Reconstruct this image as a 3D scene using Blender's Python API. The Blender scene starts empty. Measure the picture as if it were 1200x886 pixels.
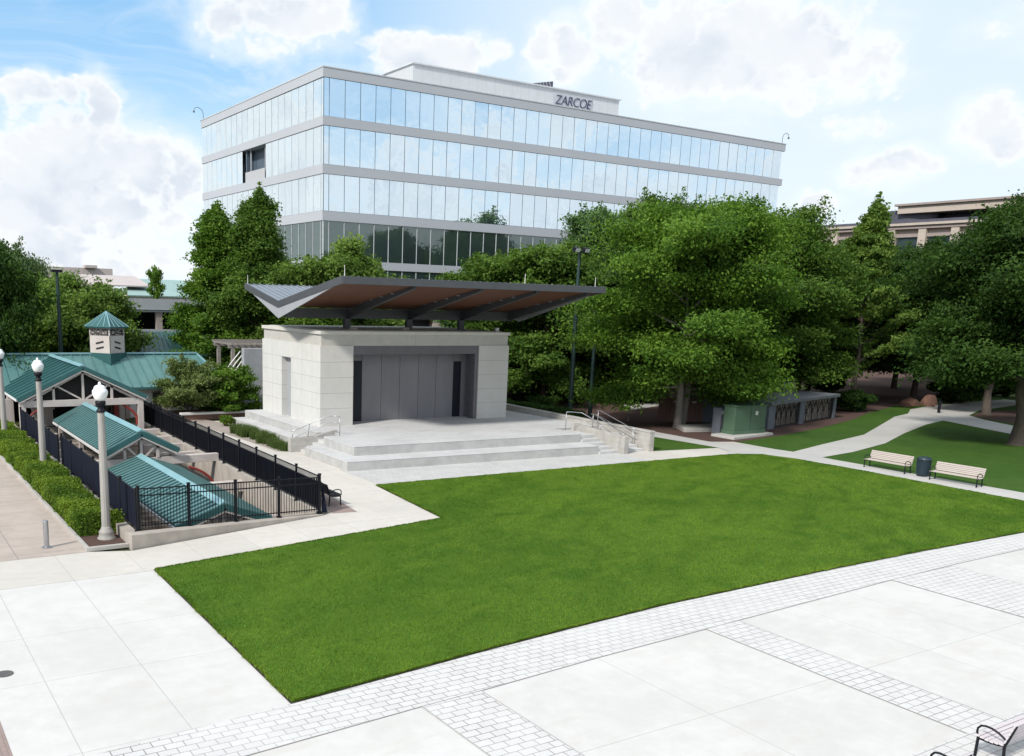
import bpy, math, random
import numpy as np
from mathutils import Vector, Matrix

random.seed(7)
scene = bpy.context.scene
COL = scene.collection
R = math.radians
OFF = {}          # world offset of every object whose children are built in local space

# ------------------------------------------------------------------ mesh builder
class MB:
    def __init__(s): s.v = []; s.f = []
    def add(s, vs, fs):
        n = len(s.v); s.v += [tuple(map(float, p)) for p in vs]; s.f += [tuple(n + i for i in f) for f in fs]; return s
    def box(s, x0, x1, y0, y1, z0, z1):
        return s.add([(x0,y0,z0),(x1,y0,z0),(x1,y1,z0),(x0,y1,z0),(x0,y0,z1),(x1,y0,z1),(x1,y1,z1),(x0,y1,z1)],
                     [(0,3,2,1),(4,5,6,7),(0,1,5,4),(1,2,6,5),(2,3,7,6),(3,0,4,7)])
    def obox(s, c, size, rz=0.0, rx=0.0, ry=0.0):
        m = Matrix.Rotation(rz,3,'Z') @ Matrix.Rotation(ry,3,'Y') @ Matrix.Rotation(rx,3,'X')
        hx, hy, hz = size[0]/2, size[1]/2, size[2]/2
        vs = [Vector(c) + m @ Vector((a*hx,b*hy,d*hz)) for d in (-1,1) for a,b in ((-1,-1),(1,-1),(1,1),(-1,1))]
        return s.add(vs, [(0,3,2,1),(4,5,6,7),(0,1,5,4),(1,2,6,5),(2,3,7,6),(3,0,4,7)])
    def prism(s, poly, z0, z1):          # poly counter-clockwise in xy; z0/z1 number or list
        n = len(poly)
        a = z0 if isinstance(z0,(list,tuple)) else [z0]*n
        b = z1 if isinstance(z1,(list,tuple)) else [z1]*n
        vs = [(p[0],p[1],a[i]) for i,p in enumerate(poly)] + [(p[0],p[1],b[i]) for i,p in enumerate(poly)]
        return s.add(vs, [tuple(range(n-1,-1,-1)), tuple(range(n,2*n))] + [(i,(i+1)%n,n+(i+1)%n,n+i) for i in range(n)])
    def sheet(s, poly, z): 
        n = len(poly); return s.add([(p[0],p[1],z) for p in poly], [tuple(range(n))])
    def bar(s, a, b, w, h):              # rectangular bar from a to b
        a, b = Vector(a), Vector(b); d = (b-a).normalized()
        up = Vector((0,0,1)) if abs(d.z) < .95 else Vector((1,0,0))
        sx = d.cross(up).normalized()*w/2; sy = sx.cross(d).normalized()*h/2
        return s.add([a-sx-sy,a+sx-sy,a+sx+sy,a-sx+sy,b-sx-sy,b+sx-sy,b+sx+sy,b-sx+sy],
                     [(0,3,2,1),(4,5,6,7),(0,1,5,4),(1,2,6,5),(2,3,7,6),(3,0,4,7)])
    def tube(s, pts, r, n=8, caps=True):
        pts = [Vector(p) for p in pts]; m = len(pts)
        rr = r if isinstance(r,(list,tuple)) else [r]*m
        base = len(s.v); ref = None
        for i,p in enumerate(pts):
            d = (pts[min(i+1,m-1)] - pts[max(i-1,0)]).normalized()
            if ref is None: ref = Vector((0,0,1)) if abs(d.z) < .9 else Vector((1,0,0))
            a = d.cross(ref).normalized(); b = a.cross(d).normalized(); ref = b
            for k in range(n):
                t = 2*math.pi*k/n; s.v.append(tuple(p + (a*math.cos(t)+b*math.sin(t))*rr[i]))
        for i in range(m-1):
            for k in range(n):
                k2 = (k+1)%n; s.f.append((base+i*n+k, base+i*n+k2, base+(i+1)*n+k2, base+(i+1)*n+k))
        if caps:
            s.f.append(tuple(base+k for k in range(n-1,-1,-1))); s.f.append(tuple(base+(m-1)*n+k for k in range(n)))
        return s
    def lathe(s, prof, c=(0,0,0), n=16):
        base = len(s.v)
        for r,z in prof:
            for k in range(n):
                t = 2*math.pi*k/n; s.v.append((c[0]+r*math.cos(t), c[1]+r*math.sin(t), c[2]+z))
        for i in range(len(prof)-1):
            for k in range(n):
                k2 = (k+1)%n; s.f.append((base+i*n+k, base+i*n+k2, base+(i+1)*n+k2, base+(i+1)*n+k))
        s.f.append(tuple(base+k for k in range(n-1,-1,-1)))
        s.f.append(tuple(base+(len(prof)-1)*n+k for k in range(n)))
        return s
    def quad(s, a, b, c, d): return s.add([a,b,c,d], [(0,1,2,3)])
    def slab(s, a, b, c, d, t):          # quad thickened downwards along its normal
        a,b,c,d = map(Vector,(a,b,c,d)); n = (b-a).cross(d-a).normalized()*t
        return s.add([a-n,b-n,c-n,d-n,a,b,c,d],[(0,3,2,1),(4,5,6,7),(0,1,5,4),(1,2,6,5),(2,3,7,6),(3,0,4,7)])
    def build(s, name, mat, parent=None, loc=None, bevel=0, smooth=False):
        off = OFF[parent.name] if parent else Vector(loc or (0,0,0))
        me = bpy.data.meshes.new(name)
        me.from_pydata([(x-off[0],y-off[1],z-off[2]) for x,y,z in s.v], [], s.f); me.update()
        if smooth:
            me.polygons.foreach_set('use_smooth', [True]*len(me.polygons))
        me.materials.append(mat)
        o = bpy.data.objects.new(name, me); COL.objects.link(o)
        if parent: o.parent = parent
        else: o.location = off
        OFF[o.name] = off
        if bevel:
            b = o.modifiers.new('bevel','BEVEL'); b.width = bevel; b.segments = 2; b.limit_method = 'ANGLE'
        return o

def tag(o, label, cat, group=None):
    o['label'] = label; o['category'] = cat
    if group: o['group'] = group
    return o
def thing(name, label, cat, loc=(0,0,0), group=None):
    o = bpy.data.objects.new(name, None); COL.objects.link(o); o.location = loc
    o.empty_display_size = .3; OFF[o.name] = Vector(loc)
    return tag(o, label, cat, group)
def struct(o, kind='structure'): o['kind'] = kind; return o
def copy_tree(o, parent=None):
    c = o.copy(); COL.objects.link(c)
    if parent: c.parent = parent
    for ch in [x for x in o.children]: copy_tree(ch, c)
    return c

# ------------------------------------------------------------------ materials
def new_mat(name):
    m = bpy.data.materials.new(name); m.use_nodes = True
    nt = m.node_tree; nt.nodes.clear(); return m, nt
class NT:
    def __init__(s, nt): s.nt = nt
    def n(s, t, **kw):
        nd = s.nt.nodes.new(t)
        for k,v in kw.items():
            if k == 'i':
                for kk,vv in v.items(): 
                    if isinstance(vv, bpy.types.NodeSocket): s.nt.links.new(vv, nd.inputs[kk])
                    else: nd.inputs[kk].default_value = vv
            else: setattr(nd, k, v)
        return nd
    def math(s, op, a, b=None, clamp=False):
        nd = s.nt.nodes.new('ShaderNodeMath'); nd.operation = op; nd.use_clamp = clamp
        for k,v in ((0,a),(1,b)):
            if v is None: continue
            if isinstance(v, bpy.types.NodeSocket): s.nt.links.new(v, nd.inputs[k])
            else: nd.inputs[k].default_value = v
        return nd.outputs[0]
    def vm(s, op, a, b=None):
        nd = s.nt.nodes.new('ShaderNodeVectorMath'); nd.operation = op
        for k,v in ((0,a),(1,b)):
            if v is None: continue
            if isinstance(v, bpy.types.NodeSocket): s.nt.links.new(v, nd.inputs[k])
            else: nd.inputs[k].default_value = v
        return nd.outputs['Value'] if op in ('LENGTH','DOT_PRODUCT') else nd.outputs[0]
    def mix(s, f, a, b, blend='MIX'):
        nd = s.nt.nodes.new('ShaderNodeMix'); nd.data_type = 'RGBA'; nd.blend_type = blend
        for k,v in ((0,f),(6,a),(7,b)):
            if isinstance(v, bpy.types.NodeSocket): s.nt.links.new(v, nd.inputs[k])
            elif k == 0: nd.inputs[k].default_value = v
            else: nd.inputs[k].default_value = (*v,1) if len(v) == 3 else v
        return nd.outputs[2]
    def ramp(s, f, lo, hi, a=0.0, b=1.0, smooth=True):
        nd = s.nt.nodes.new('ShaderNodeMapRange'); nd.interpolation_type = 'SMOOTHSTEP' if smooth else 'LINEAR'
        s.nt.links.new(f, nd.inputs[0])
        for k,v in ((1,lo),(2,hi),(3,a),(4,b)): nd.inputs[k].default_value = v
        return nd.outputs[0]
    def noise(s, vec, scale, detail=4, rough=.55, dist=0.0):
        nd = s.nt.nodes.new('ShaderNodeTexNoise'); s.nt.links.new(vec, nd.inputs['Vector'])
        nd.inputs['Scale'].default_value = scale; nd.inputs['Detail'].default_value = detail
        nd.inputs['Roughness'].default_value = rough; nd.inputs['Distortion'].default_value = dist
        return nd.outputs['Fac']
    def pos(s): return s.nt.nodes.new('ShaderNodeNewGeometry').outputs['Position']
    def obj(s): return s.nt.nodes.new('ShaderNodeTexCoord').outputs['Object']
    def scaled(s, vec, sc): return s.vm('MULTIPLY', vec, sc)
    def finish(s, color, rough=.8, bump=None, bs=.2, bd=.02, metallic=0, spec=.5):
        p = s.nt.nodes.new('ShaderNodeBsdfPrincipled'); o = s.nt.nodes.new('ShaderNodeOutputMaterial')
        if isinstance(color, bpy.types.NodeSocket): s.nt.links.new(color, p.inputs['Base Color'])
        else: p.inputs['Base Color'].default_value = (*color,1)
        if isinstance(rough, bpy.types.NodeSocket): s.nt.links.new(rough, p.inputs['Roughness'])
        else: p.inputs['Roughness'].default_value = rough
        p.inputs['Metallic'].default_value = metallic; p.inputs['Specular IOR Level'].default_value = spec
        if bump is not None:
            b = s.nt.nodes.new('ShaderNodeBump'); b.inputs['Strength'].default_value = bs; b.inputs['Distance'].default_value = bd
            s.nt.links.new(bump, b.inputs['Height']); s.nt.links.new(b.outputs[0], p.inputs['Normal'])
        s.nt.links.new(p.outputs[0], o.inputs[0]); return p

def pmat(name, c1, c2=None, scale=3.0, rough=.8, metallic=0, bs=.15, stretch=(1,1,1), spec=.5, fine=0.0):
    m, nt = new_mat(name); t = NT(nt)
    c2 = c2 or tuple(x*.82 for x in c1)
    v = t.scaled(t.obj(), stretch)
    n1 = t.noise(v, scale, 5, .6); n2 = t.noise(v, scale*9, 3, .6)
    f = t.ramp(t.math('ADD', t.math('MULTIPLY', n1, .7), t.math('MULTIPLY', n2, .3+fine)), .32, .72)
    rr = t.math('ADD', t.math('MULTIPLY', n2, .15), rough-.07)
    t.finish(t.mix(f, c2, c1), rr, n2, bs, .01, metallic, spec)
    return m

def line_mask(t, axis_val, lines, w):
    out = None
    for l in lines:
        k = t.math('LESS_THAN', t.math('ABSOLUTE', t.math('SUBTRACT', axis_val, l)), w)
        out = k if out is None else t.math('MAXIMUM', out, k)
    return out

def concrete(name, c1, c2, xl=(), yl=(), zl=(), w=.012, joint=(.3,.3,.3), period=None, rough=.85, blotch=.35, stain=(.45,.43,.4), slab=None):
    """concrete with joints on the given world coordinates"""
    m, nt = new_mat(name); t = NT(nt); p = t.pos()
    sep = t.n('ShaderNodeSeparateXYZ', i={0:p})
    a = t.noise(p, blotch, 5, .6, .4); b = t.noise(p, 2.2, 5, .65); c = t.noise(p, 60, 3, .6)
    st = t.noise(t.scaled(p,(.5,2.2,1)), .8, 4, .6, .6)
    drip = t.noise(t.scaled(p,(3.0,3.0,.35)), 1.0, 4, .65, .3)
    f = t.ramp(t.math('ADD', t.math('MULTIPLY',a,.6), t.math('MULTIPLY',b,.4)), .36, .64)
    col = t.mix(f, c2, c1)
    col = t.mix(t.math('MULTIPLY', t.ramp(st,.50,.75), .48), col, stain)
    col = t.mix(t.math('MULTIPLY', t.ramp(c,.5,.8), .16), col, tuple(x*.6 for x in c1))
    col = t.mix(t.math('MULTIPLY', t.ramp(drip,.55,.80), .22), col, stain)
    if slab:
        sn = t.vm('SNAP', t.vm('ADD', p, (slab[2],slab[3],0)), (slab[0],slab[1],50))
        wn = t.n('ShaderNodeTexWhiteNoise', noise_dimensions='3D', i={'Vector':sn}).outputs['Value']
        col = t.mix(t.math('MULTIPLY', wn, .30), col, tuple(x*.72 for x in c1))
        sp_ = t.noise(p, 4.5, 2, .5)
        col = t.mix(t.math('MULTIPLY', t.ramp(sp_,.70,.76), .35), col, tuple(x*.5 for x in c1))
    mask = None
    def mx(k):
        nonlocal mask
        if k is not None: mask = k if mask is None else t.math('MAXIMUM', mask, k)
    mx(line_mask(t, sep.outputs[0], xl, w)); mx(line_mask(t, sep.outputs[1], yl, w)); mx(line_mask(t, sep.outputs[2], zl, w))
    if period:
        for ax, (off, per) in period.items():
            k = t.math('PINGPONG', t.math('SUBTRACT', sep.outputs[ax], off), per/2)
            mx(t.math('LESS_THAN', k, w))
    if mask is not None:
        col = t.mix(t.math('MULTIPLY', mask, .75), col, joint)
    t.finish(col, rough, c, .12, .004); return m

def pavers(name, c1, c2, mortar, bw, bh, ms=.02, rz=0.0, ox=0, oy=0, mottle=.5):
    m, nt = new_mat(name); t = NT(nt); p = t.pos()
    mp = t.n('ShaderNodeMapping', i={0:p, 1:(ox,oy,0), 2:(0,0,rz)})
    wob = t.noise(p, 3.0, 2); 
    vec = t.vm('ADD', mp.outputs[0], t.scaled(t.n('ShaderNodeCombineXYZ', i={0:wob,1:wob}).outputs[0], (.012,.012,0)))
    b = t.n('ShaderNodeTexBrick', i={0:vec, 'Color1':(*c1,1),'Color2':(*c2,1),'Mortar':(*mortar,1),'Scale':1.0,'Mortar Size':ms,'Mortar Smooth':.3,'Bias':0.0,'Brick Width':bw,'Row Height':bh})
    n1 = t.noise(p, .9, 5, .65); n2 = t.noise(p, 30, 4, .6)
    col = t.mix(t.math('MULTIPLY', t.ramp(n1,.35,.7), mottle), b.outputs[0], tuple(x*1.12 for x in c1))
    col = t.mix(t.math('MULTIPLY', t.ramp(n2,.45,.8), .2), col, mortar)
    fade = t.ramp(t.noise(p, .22, 3), .40, .62, 0, .65)
    col = t.mix(t.math('MULTIPLY', fade, b.outputs['Fac']), col, tuple(x*.8 for x in c2))
    t.finish(col, .85, t.math('SUBTRACT', t.math('MULTIPLY', n2, .3), b.outputs['Fac']), .25, .008); return m

def grass_mat(name, c1, c2, c3, sc=1.0):
    m, nt = new_mat(name); t = NT(nt); p = t.pos()
    a = t.noise(p, .13*sc, 4, .6); b = t.noise(t.scaled(p,(.9,1.2,1)), .8*sc, 6, .62, .5); e = t.noise(p, 4.2*sc, 6, .75, .3)
    c = t.noise(p, 22, 4, .75)
    col = t.mix(t.ramp(a,.35,.65), c1, c2)
    col = t.mix(t.math('MULTIPLY', t.ramp(b,.50,.72), .55), col, c3)
    col = t.mix(t.math('MULTIPLY', t.ramp(b,.48,.30), .40), col, tuple(x*.65 for x in c1))
    col = t.mix(t.math('MULTIPLY', t.ramp(e,.54,.74), .50), col, tuple(x*1.15 for x in c3))
    col = t.mix(t.math('MULTIPLY', t.ramp(e,.48,.30), .50), col, tuple(x*.55 for x in c1))
    col = t.mix(t.math('MULTIPLY', t.ramp(c,.42,.62), .45), col, tuple(x*.45 for x in c1))
    h = t.math('ADD', t.math('MULTIPLY', c, .5), t.math('MULTIPLY', e, .9))
    t.finish(col, .75, h, .9, .05, spec=.15); return m

def leaf_mat(name, dark, light, trans=.35):
    m, nt = new_mat(name); t = NT(nt)
    at = t.n('ShaderNodeAttribute', attribute_name='tint')
    n1 = t.noise(t.obj(), .7, 2)
    f = t.math('ADD', t.math('MULTIPLY', at.outputs['Fac'], .75), t.math('MULTIPLY', n1, .5))
    f = t.ramp(f, .2, .95)
    col = t.mix(f, dark, light)
    p = t.n('ShaderNodeBsdfPrincipled', i={'Base Color':col,'Roughness':.65,'Specular IOR Level':.18})
    tr = t.n('ShaderNodeBsdfTranslucent', i={'Color': t.mix(.5, col, (light[0]*1.3, light[1]*1.5, light[2]*.6))})
    mx = t.n('ShaderNodeMixShader', i={0:trans, 1:p.outputs[0], 2:tr.outputs[0]})
    t.n('ShaderNodeOutputMaterial', i={0:mx.outputs[0]}); return m

def glass_mat(name, tint, dark, refl, rough=.01, wav=.02, gain=.35):
    m, nt = new_mat(name); t = NT(nt)
    oi = t.n('ShaderNodeObjectInfo').outputs['Random']
    w = t.noise(t.pos(), .35, 2)
    b = t.n('ShaderNodeBump', i={'Height':w,'Strength':wav,'Distance':1.0})
    g = t.n('ShaderNodeBsdfGlossy', i={'Color':(*tint,1),'Roughness':rough,'Normal':b.outputs[0]})
    col = t.mix(oi, dark, tuple(x*1.8 for x in dark))
    d = t.n('ShaderNodeBsdfPrincipled', i={'Base Color':col,'Roughness':.3})
    fr = t.n('ShaderNodeLayerWeight', i={'Blend':.35})
    f = t.ramp(fr.outputs['Fresnel'], 0, 1, refl, min(1,refl+gain), False)
    mx = t.n('ShaderNodeMixShader', i={0:f,1:d.outputs[0],2:g.outputs[0]})
    t.n('ShaderNodeOutputMaterial', i={0:mx.outputs[0]}); return m

M = {}
M['plaza'] = concrete('plaza_concrete', (.61,.592,.565), (.54,.522,.495), xl=(5.12,3.06,.9,-1.2,11.15,14.76,22.6,25.2,33.2,35.8), yl=(23.2,20.3,16.6,12.2,8.2), w=.010, joint=(.36,.35,.34), stain=(.53,.49,.44))
M['walk'] = concrete('walk_concrete', (.61,.57,.515), (.54,.50,.45), yl=(30.5,), period={0:(3.06,2.06)}, w=.010, joint=(.36,.34,.31), slab=(2.06,3.0,-1.0,-.5))
M['walk2'] = concrete('path_concrete', (.50,.48,.45), (.44,.43,.41), period={1:(20,3.0)}, w=.012, joint=(.3,.28,.26))
M['tan'] = concrete('tan_pavement', (.46,.385,.335), (.38,.32,.275), xl=(4.05,1.5), period={1:(31,4.2)}, w=.016, joint=(.22,.19,.17), stain=(.3,.25,.22))
M['paver'] = pavers('plaza_pavers', (.60,.585,.565), (.555,.54,.52), (.19,.18,.175), .37, .225, .012, mottle=.35)
M['paver_fine'] = pavers('stage_pavers', (.5,.49,.47), (.45,.44,.43), (.34,.33,.32), .3, .3, .008)
M['brickpave'] = pavers('brick_pavers', (.33,.24,.21), (.27,.2,.18), (.2,.17,.15), .2, .1, .008, rz=R(90))
M['lawn'] = grass_mat('lawn_grass', (.060,.142,.009), (.078,.165,.011), (.118,.205,.018))
M['park'] = grass_mat('park_grass', (.045,.105,.015), (.06,.125,.018), (.08,.14,.03))
M['earth'] = grass_mat('rough_ground', (.06,.075,.03), (.08,.09,.04), (.1,.1,.06), .4)
M['soil'] = pmat('dark_soil', (.035,.028,.02), (.02,.016,.012), 8)
M['mulch'] = pmat('bark_mulch', (.085,.045,.035), (.04,.022,.018), 6, .95, bs=.6, fine=.3)
M['stage'] = concrete('stage_concrete', (.55,.545,.535), (.47,.465,.46), w=.01, blotch=.6, stain=(.38,.38,.37), period={0:(23.05,3.3)}, joint=(.4,.4,.4))
M['riser'] = concrete('riser_concrete', (.47,.465,.45), (.38,.375,.36), blotch=.9, stain=(.28,.28,.27))
M['block_l'] = concrete('limestone_side', (.60,.59,.56), (.55,.54,.51), yl=(55.95,51.4,49.98), zl=(1.96,2.845,3.745,4.632), w=.016, joint=(.36,.35,.33), stain=(.5,.49,.46))
M['block_f'] = concrete('limestone_front', (.60,.58,.545), (.54,.525,.49), zl=(1.96,2.845,3.745,4.632), w=.016, joint=(.34,.33,.31), stain=(.48,.46,.43))
M['coping'] = pmat('stone_coping', (.62,.6,.55), (.54,.52,.47), 2)
M['parapet'] = concrete('parapet_stone', (.50,.48,.44), (.43,.415,.38), xl=(29.4,32.5), yl=(53.0,), w=.014, joint=(.3,.29,.27))
M['retain'] = concrete('board_concrete', (.46,.44,.41), (.36,.34,.31), zl=(.3,.6,.9), w=.008, joint=(.28,.27,.25), blotch=1.2, stain=(.25,.23,.2))
M['wallgrey'] = concrete('grey_concrete', (.36,.37,.39), (.3,.31,.33), blotch=.8, stain=(.24,.25,.27))
M['steel'] = pmat('grey_painted_steel', (.072,.076,.085), (.06,.064,.072), 2, .45, .0)
M['steel_l'] = pmat('light_grey_panel', (.36,.37,.39), (.32,.33,.35), 2, .5)
M['panel'] = pmat('grey_stage_panel', (.205,.20,.212), (.175,.172,.183), 1.2, .6, stretch=(1,1,.3))
M['frame'] = pmat('bronze_grey_frame', (.135,.13,.145), (.11,.108,.12), 2, .5)
M['door'] = pmat('navy_door', (.014,.017,.027), (.010,.012,.02), 2, .5, spec=.25)
M['wood'] = pmat('cedar_soffit', (.18,.078,.042), (.11,.044,.025), 3, .6, stretch=(.15,9,1))
M['metalroof'] = pmat('zinc_roof', (.38,.41,.45), (.32,.35,.39), 1.5, .4, .6, bs=.05)
M['inox'] = pmat('stainless_rail', (.45,.45,.46), (.40,.40,.42), 6, .4, .85, bs=.03)
M['teal'] = pmat('teal_roof_metal', (.040,.125,.125), (.030,.10,.10), 1.0, .42, .15, bs=.04)
M['teal_d'] = pmat('shaded_teal_pan', (.012,.050,.050), (.009,.04,.04), 1.0, .5, .1, bs=.04)  # shade between the ribs put into a darker copy of the teal
M['teal_rib'] = pmat('sunlit_teal_rib', (.115,.235,.23), (.09,.195,.19), 1.0, .4, .1, bs=.04)  # sun glare on the ribs put into a lighter copy of the teal
M['teal_c'] = pmat('pale_teal_metal', (.105,.225,.215), (.08,.185,.18), .8, .4, .1, bs=.04)  # lighter teal for the front slope and seams of the cross roof
M['teal_l'] = pmat('light_teal_cap', (.24,.42,.45), (.20,.37,.40), 1.0, .4, .1, bs=.04)
M['cream'] = pmat('cream_paint', (.58,.52,.48), (.50,.44,.41), 2, .7)
M['white'] = pmat('white_paint', (.72,.70,.68), (.64,.62,.6), 3, .6)
M['red'] = pmat('red_steel', (.32,.045,.035), (.24,.035,.03), 4, .5)
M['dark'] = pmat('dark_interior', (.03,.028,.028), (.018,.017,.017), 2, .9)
M['brick'] = pavers('brown_brick', (.19,.10,.075), (.13,.07,.055), (.2,.17,.15), .22, .075, .01)
M['black'] = pmat('black_metal', (.007,.008,.012), (.005,.006,.009), 5, .5, spec=.25)
M['screen'] = pmat('navy_screen_cloth', (.011,.014,.026), (.007,.009,.018), 4, .9, stretch=(3,3,.4), spec=.1)
M['pitwall'] = concrete('pit_concrete', (.43,.38,.33), (.34,.30,.26), blotch=1.1, stain=(.22,.19,.17), zl=(-1.2,), w=.01)
M['pole'] = pmat('lamp_concrete', (.36,.34,.315), (.29,.275,.255), 6, .75, stretch=(1,1,.3))
M['poledk'] = pmat('dark_green_pole', (.018,.045,.042), (.014,.035,.033), 2, .45)
M['band'] = pmat('aluminium_band', (.50,.515,.545), (.47,.485,.515), .4, .5, .1, stretch=(.4,.4,2))
M['band2'] = pmat('aluminium_band_side', (.50,.50,.51), (.46,.46,.47), .4, .5, .1, stretch=(.4,.4,2))
M['penth'] = concrete('penthouse_panel', (.60,.61,.62), (.56,.57,.58), period={0:(58.8,1.3)}, w=.03, joint=(.46,.47,.48), stain=(.52,.53,.54))
M['core'] = pmat('curtain_core', (.10,.14,.18), (.08,.11,.15), 1, .5)
M['mull'] = pmat('white_mullion', (.6,.62,.64), None, 2, .5)
M['glass'] = glass_mat('reflective_glass', (.82,.93,1.0), (.12,.18,.22), .82)
M['glass_w'] = glass_mat('lit_face_glass', (.90,.97,.99), (.30,.36,.38), .72)  # office left face: its brighter light is put into a paler tint
M['glass_d'] = glass_mat('dark_green_glass', (.70,.82,.80), (.014,.026,.024), .16, gain=.12)  # less reflective glass; on the office its darkness also stands for reflected trees
M['sand'] = pmat('tan_stone', (.50,.43,.37), (.44,.375,.32), .6, .8, stretch=(1,1,3))
M['sand_d'] = pmat('brown_stone', (.35,.29,.265), (.29,.24,.22), .6, .8, stretch=(1,1,3))
M['deck'] = pmat('parking_concrete', (.36,.38,.40), (.31,.33,.35), .5, .8)
M['farwall'] = pmat('pale_masonry', (.50,.44,.42), (.46,.40,.38), .2, .9)
M['fargreen'] = pmat('pale_green_roof', (.30,.42,.39), (.26,.37,.35), .2, .6)
M['benchwood'] = pmat('weathered_slats', (.52,.45,.415), (.44,.375,.345), 5, .8, stretch=(.4,6,6))
M['benchwood_l'] = pmat('pale_slats', (.62,.57,.575), (.54,.49,.50), 5, .8, stretch=(.4,6,6))
M['joint'] = pmat('paving_joint', (.42,.41,.395), None, 6, .9)
M['bin'] = pmat('dark_blue_bin', (.015,.032,.045), (.012,.025,.036), 3, .5)
M['xform'] = pmat('utility_green', (.078,.14,.088), (.066,.122,.076), 1.5, .5, bs=.04)
M['mech'] = pmat('bluegrey_concrete', (.17,.19,.22), (.13,.145,.17), 1.5, .85)
M['mechroof'] = pmat('grey_roof_slab', (.15,.16,.175), (.11,.118,.13), 1.5, .85)
M['rock'] = pmat('red_boulder', (.20,.10,.07), (.11,.06,.045), 1.6, .95, bs=.6)
M['timber'] = pmat('weathered_timber', (.30,.27,.245), (.21,.185,.165), 4, .9, stretch=(1,6,1))
M['bark'] = pmat('tree_bark', (.12,.095,.075), (.06,.048,.038), 4, .95, bs=.6, stretch=(3,3,.5))
M['bark_l'] = pmat('pale_bark', (.26,.23,.20), (.16,.14,.12), 4, .95, bs=.4, stretch=(3,3,.6))
M['unit'] = pmat('dark_louvre', (.10,.10,.13), (.07,.07,.09), 2, .5)
M['ink'] = pmat('navy_lettering', (.05,.05,.12), None, 3, .5)
M['glow'] = pmat('white_acrylic_globe', (.86,.86,.86), (.82,.82,.82), 2, .3, bs=0)
M['iron'] = pmat('cast_iron', (.12,.115,.11), (.08,.075,.07), 12, .7)
M['bed'] = pmat('gravel_bed', (.34,.29,.255), (.22,.185,.16), 9, .95, bs=.5, fine=.3)
L = {
 'bright': leaf_mat('leaves_bright', (.034,.090,.012), (.140,.245,.030)),
 'mid':    leaf_mat('leaves_mid',    (.030,.078,.014), (.122,.205,.032)),
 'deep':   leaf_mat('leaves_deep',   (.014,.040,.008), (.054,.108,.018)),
 'blue':   leaf_mat('leaves_bluish', (.048,.105,.040), (.150,.245,.088)),
 'light':  leaf_mat('leaves_light',  (.058,.120,.022), (.185,.275,.055)),
 'far':    leaf_mat('leaves_far',    (.065,.11,.050), (.14,.21,.085)),
 'turf':   leaf_mat('turf_blades', (.052,.122,.008), (.158,.246,.024), .25),
 'yellow': leaf_mat('leaves_yellowing', (.09,.075,.010), (.20,.15,.022)),
 'hedge':  leaf_mat('leaves_hedge',  (.035,.085,.008), (.165,.245,.024)),
 'shrub':  leaf_mat('leaves_shrub',  (.065,.105,.03), (.21,.26,.09)),
}

# ------------------------------------------------------------------ foliage generator
def leaf_mesh(name, C, N, S, tint, mat, rng, aspect=1.7):
    n = len(C)
    N = N / np.maximum(np.linalg.norm(N,axis=1,keepdims=True),1e-6)
    A = np.cross(N, rng.normal(size=(n,3))); A /= np.maximum(np.linalg.norm(A,axis=1,keepdims=True),1e-6)
    B = np.cross(N, A)
    a = (S*aspect*.5)[:,None]; b = (S*.5)[:,None]
    V = np.empty((n,4,3),np.float32)
    V[:,0] = C - A*a; V[:,1] = C - B*b + N*b*.25; V[:,2] = C + A*a; V[:,3] = C + B*b + N*b*.25
    me = bpy.data.meshes.new(name)
    me.vertices.add(n*4); me.loops.add(n*4); me.polygons.add(n)
    me.vertices.foreach_set('co', V.reshape(-1))
    me.loops.foreach_set('vertex_index', np.arange(n*4,dtype=np.int32))
    me.polygons.foreach_set('loop_start', np.arange(0,n*4,4,dtype=np.int32))
    me.update(calc_edges=True)
    at = me.attributes.new('tint','FLOAT','POINT'); at.data.foreach_set('value', np.repeat(tint,4).astype(np.float32))
    me.materials.append(mat); return me

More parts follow.
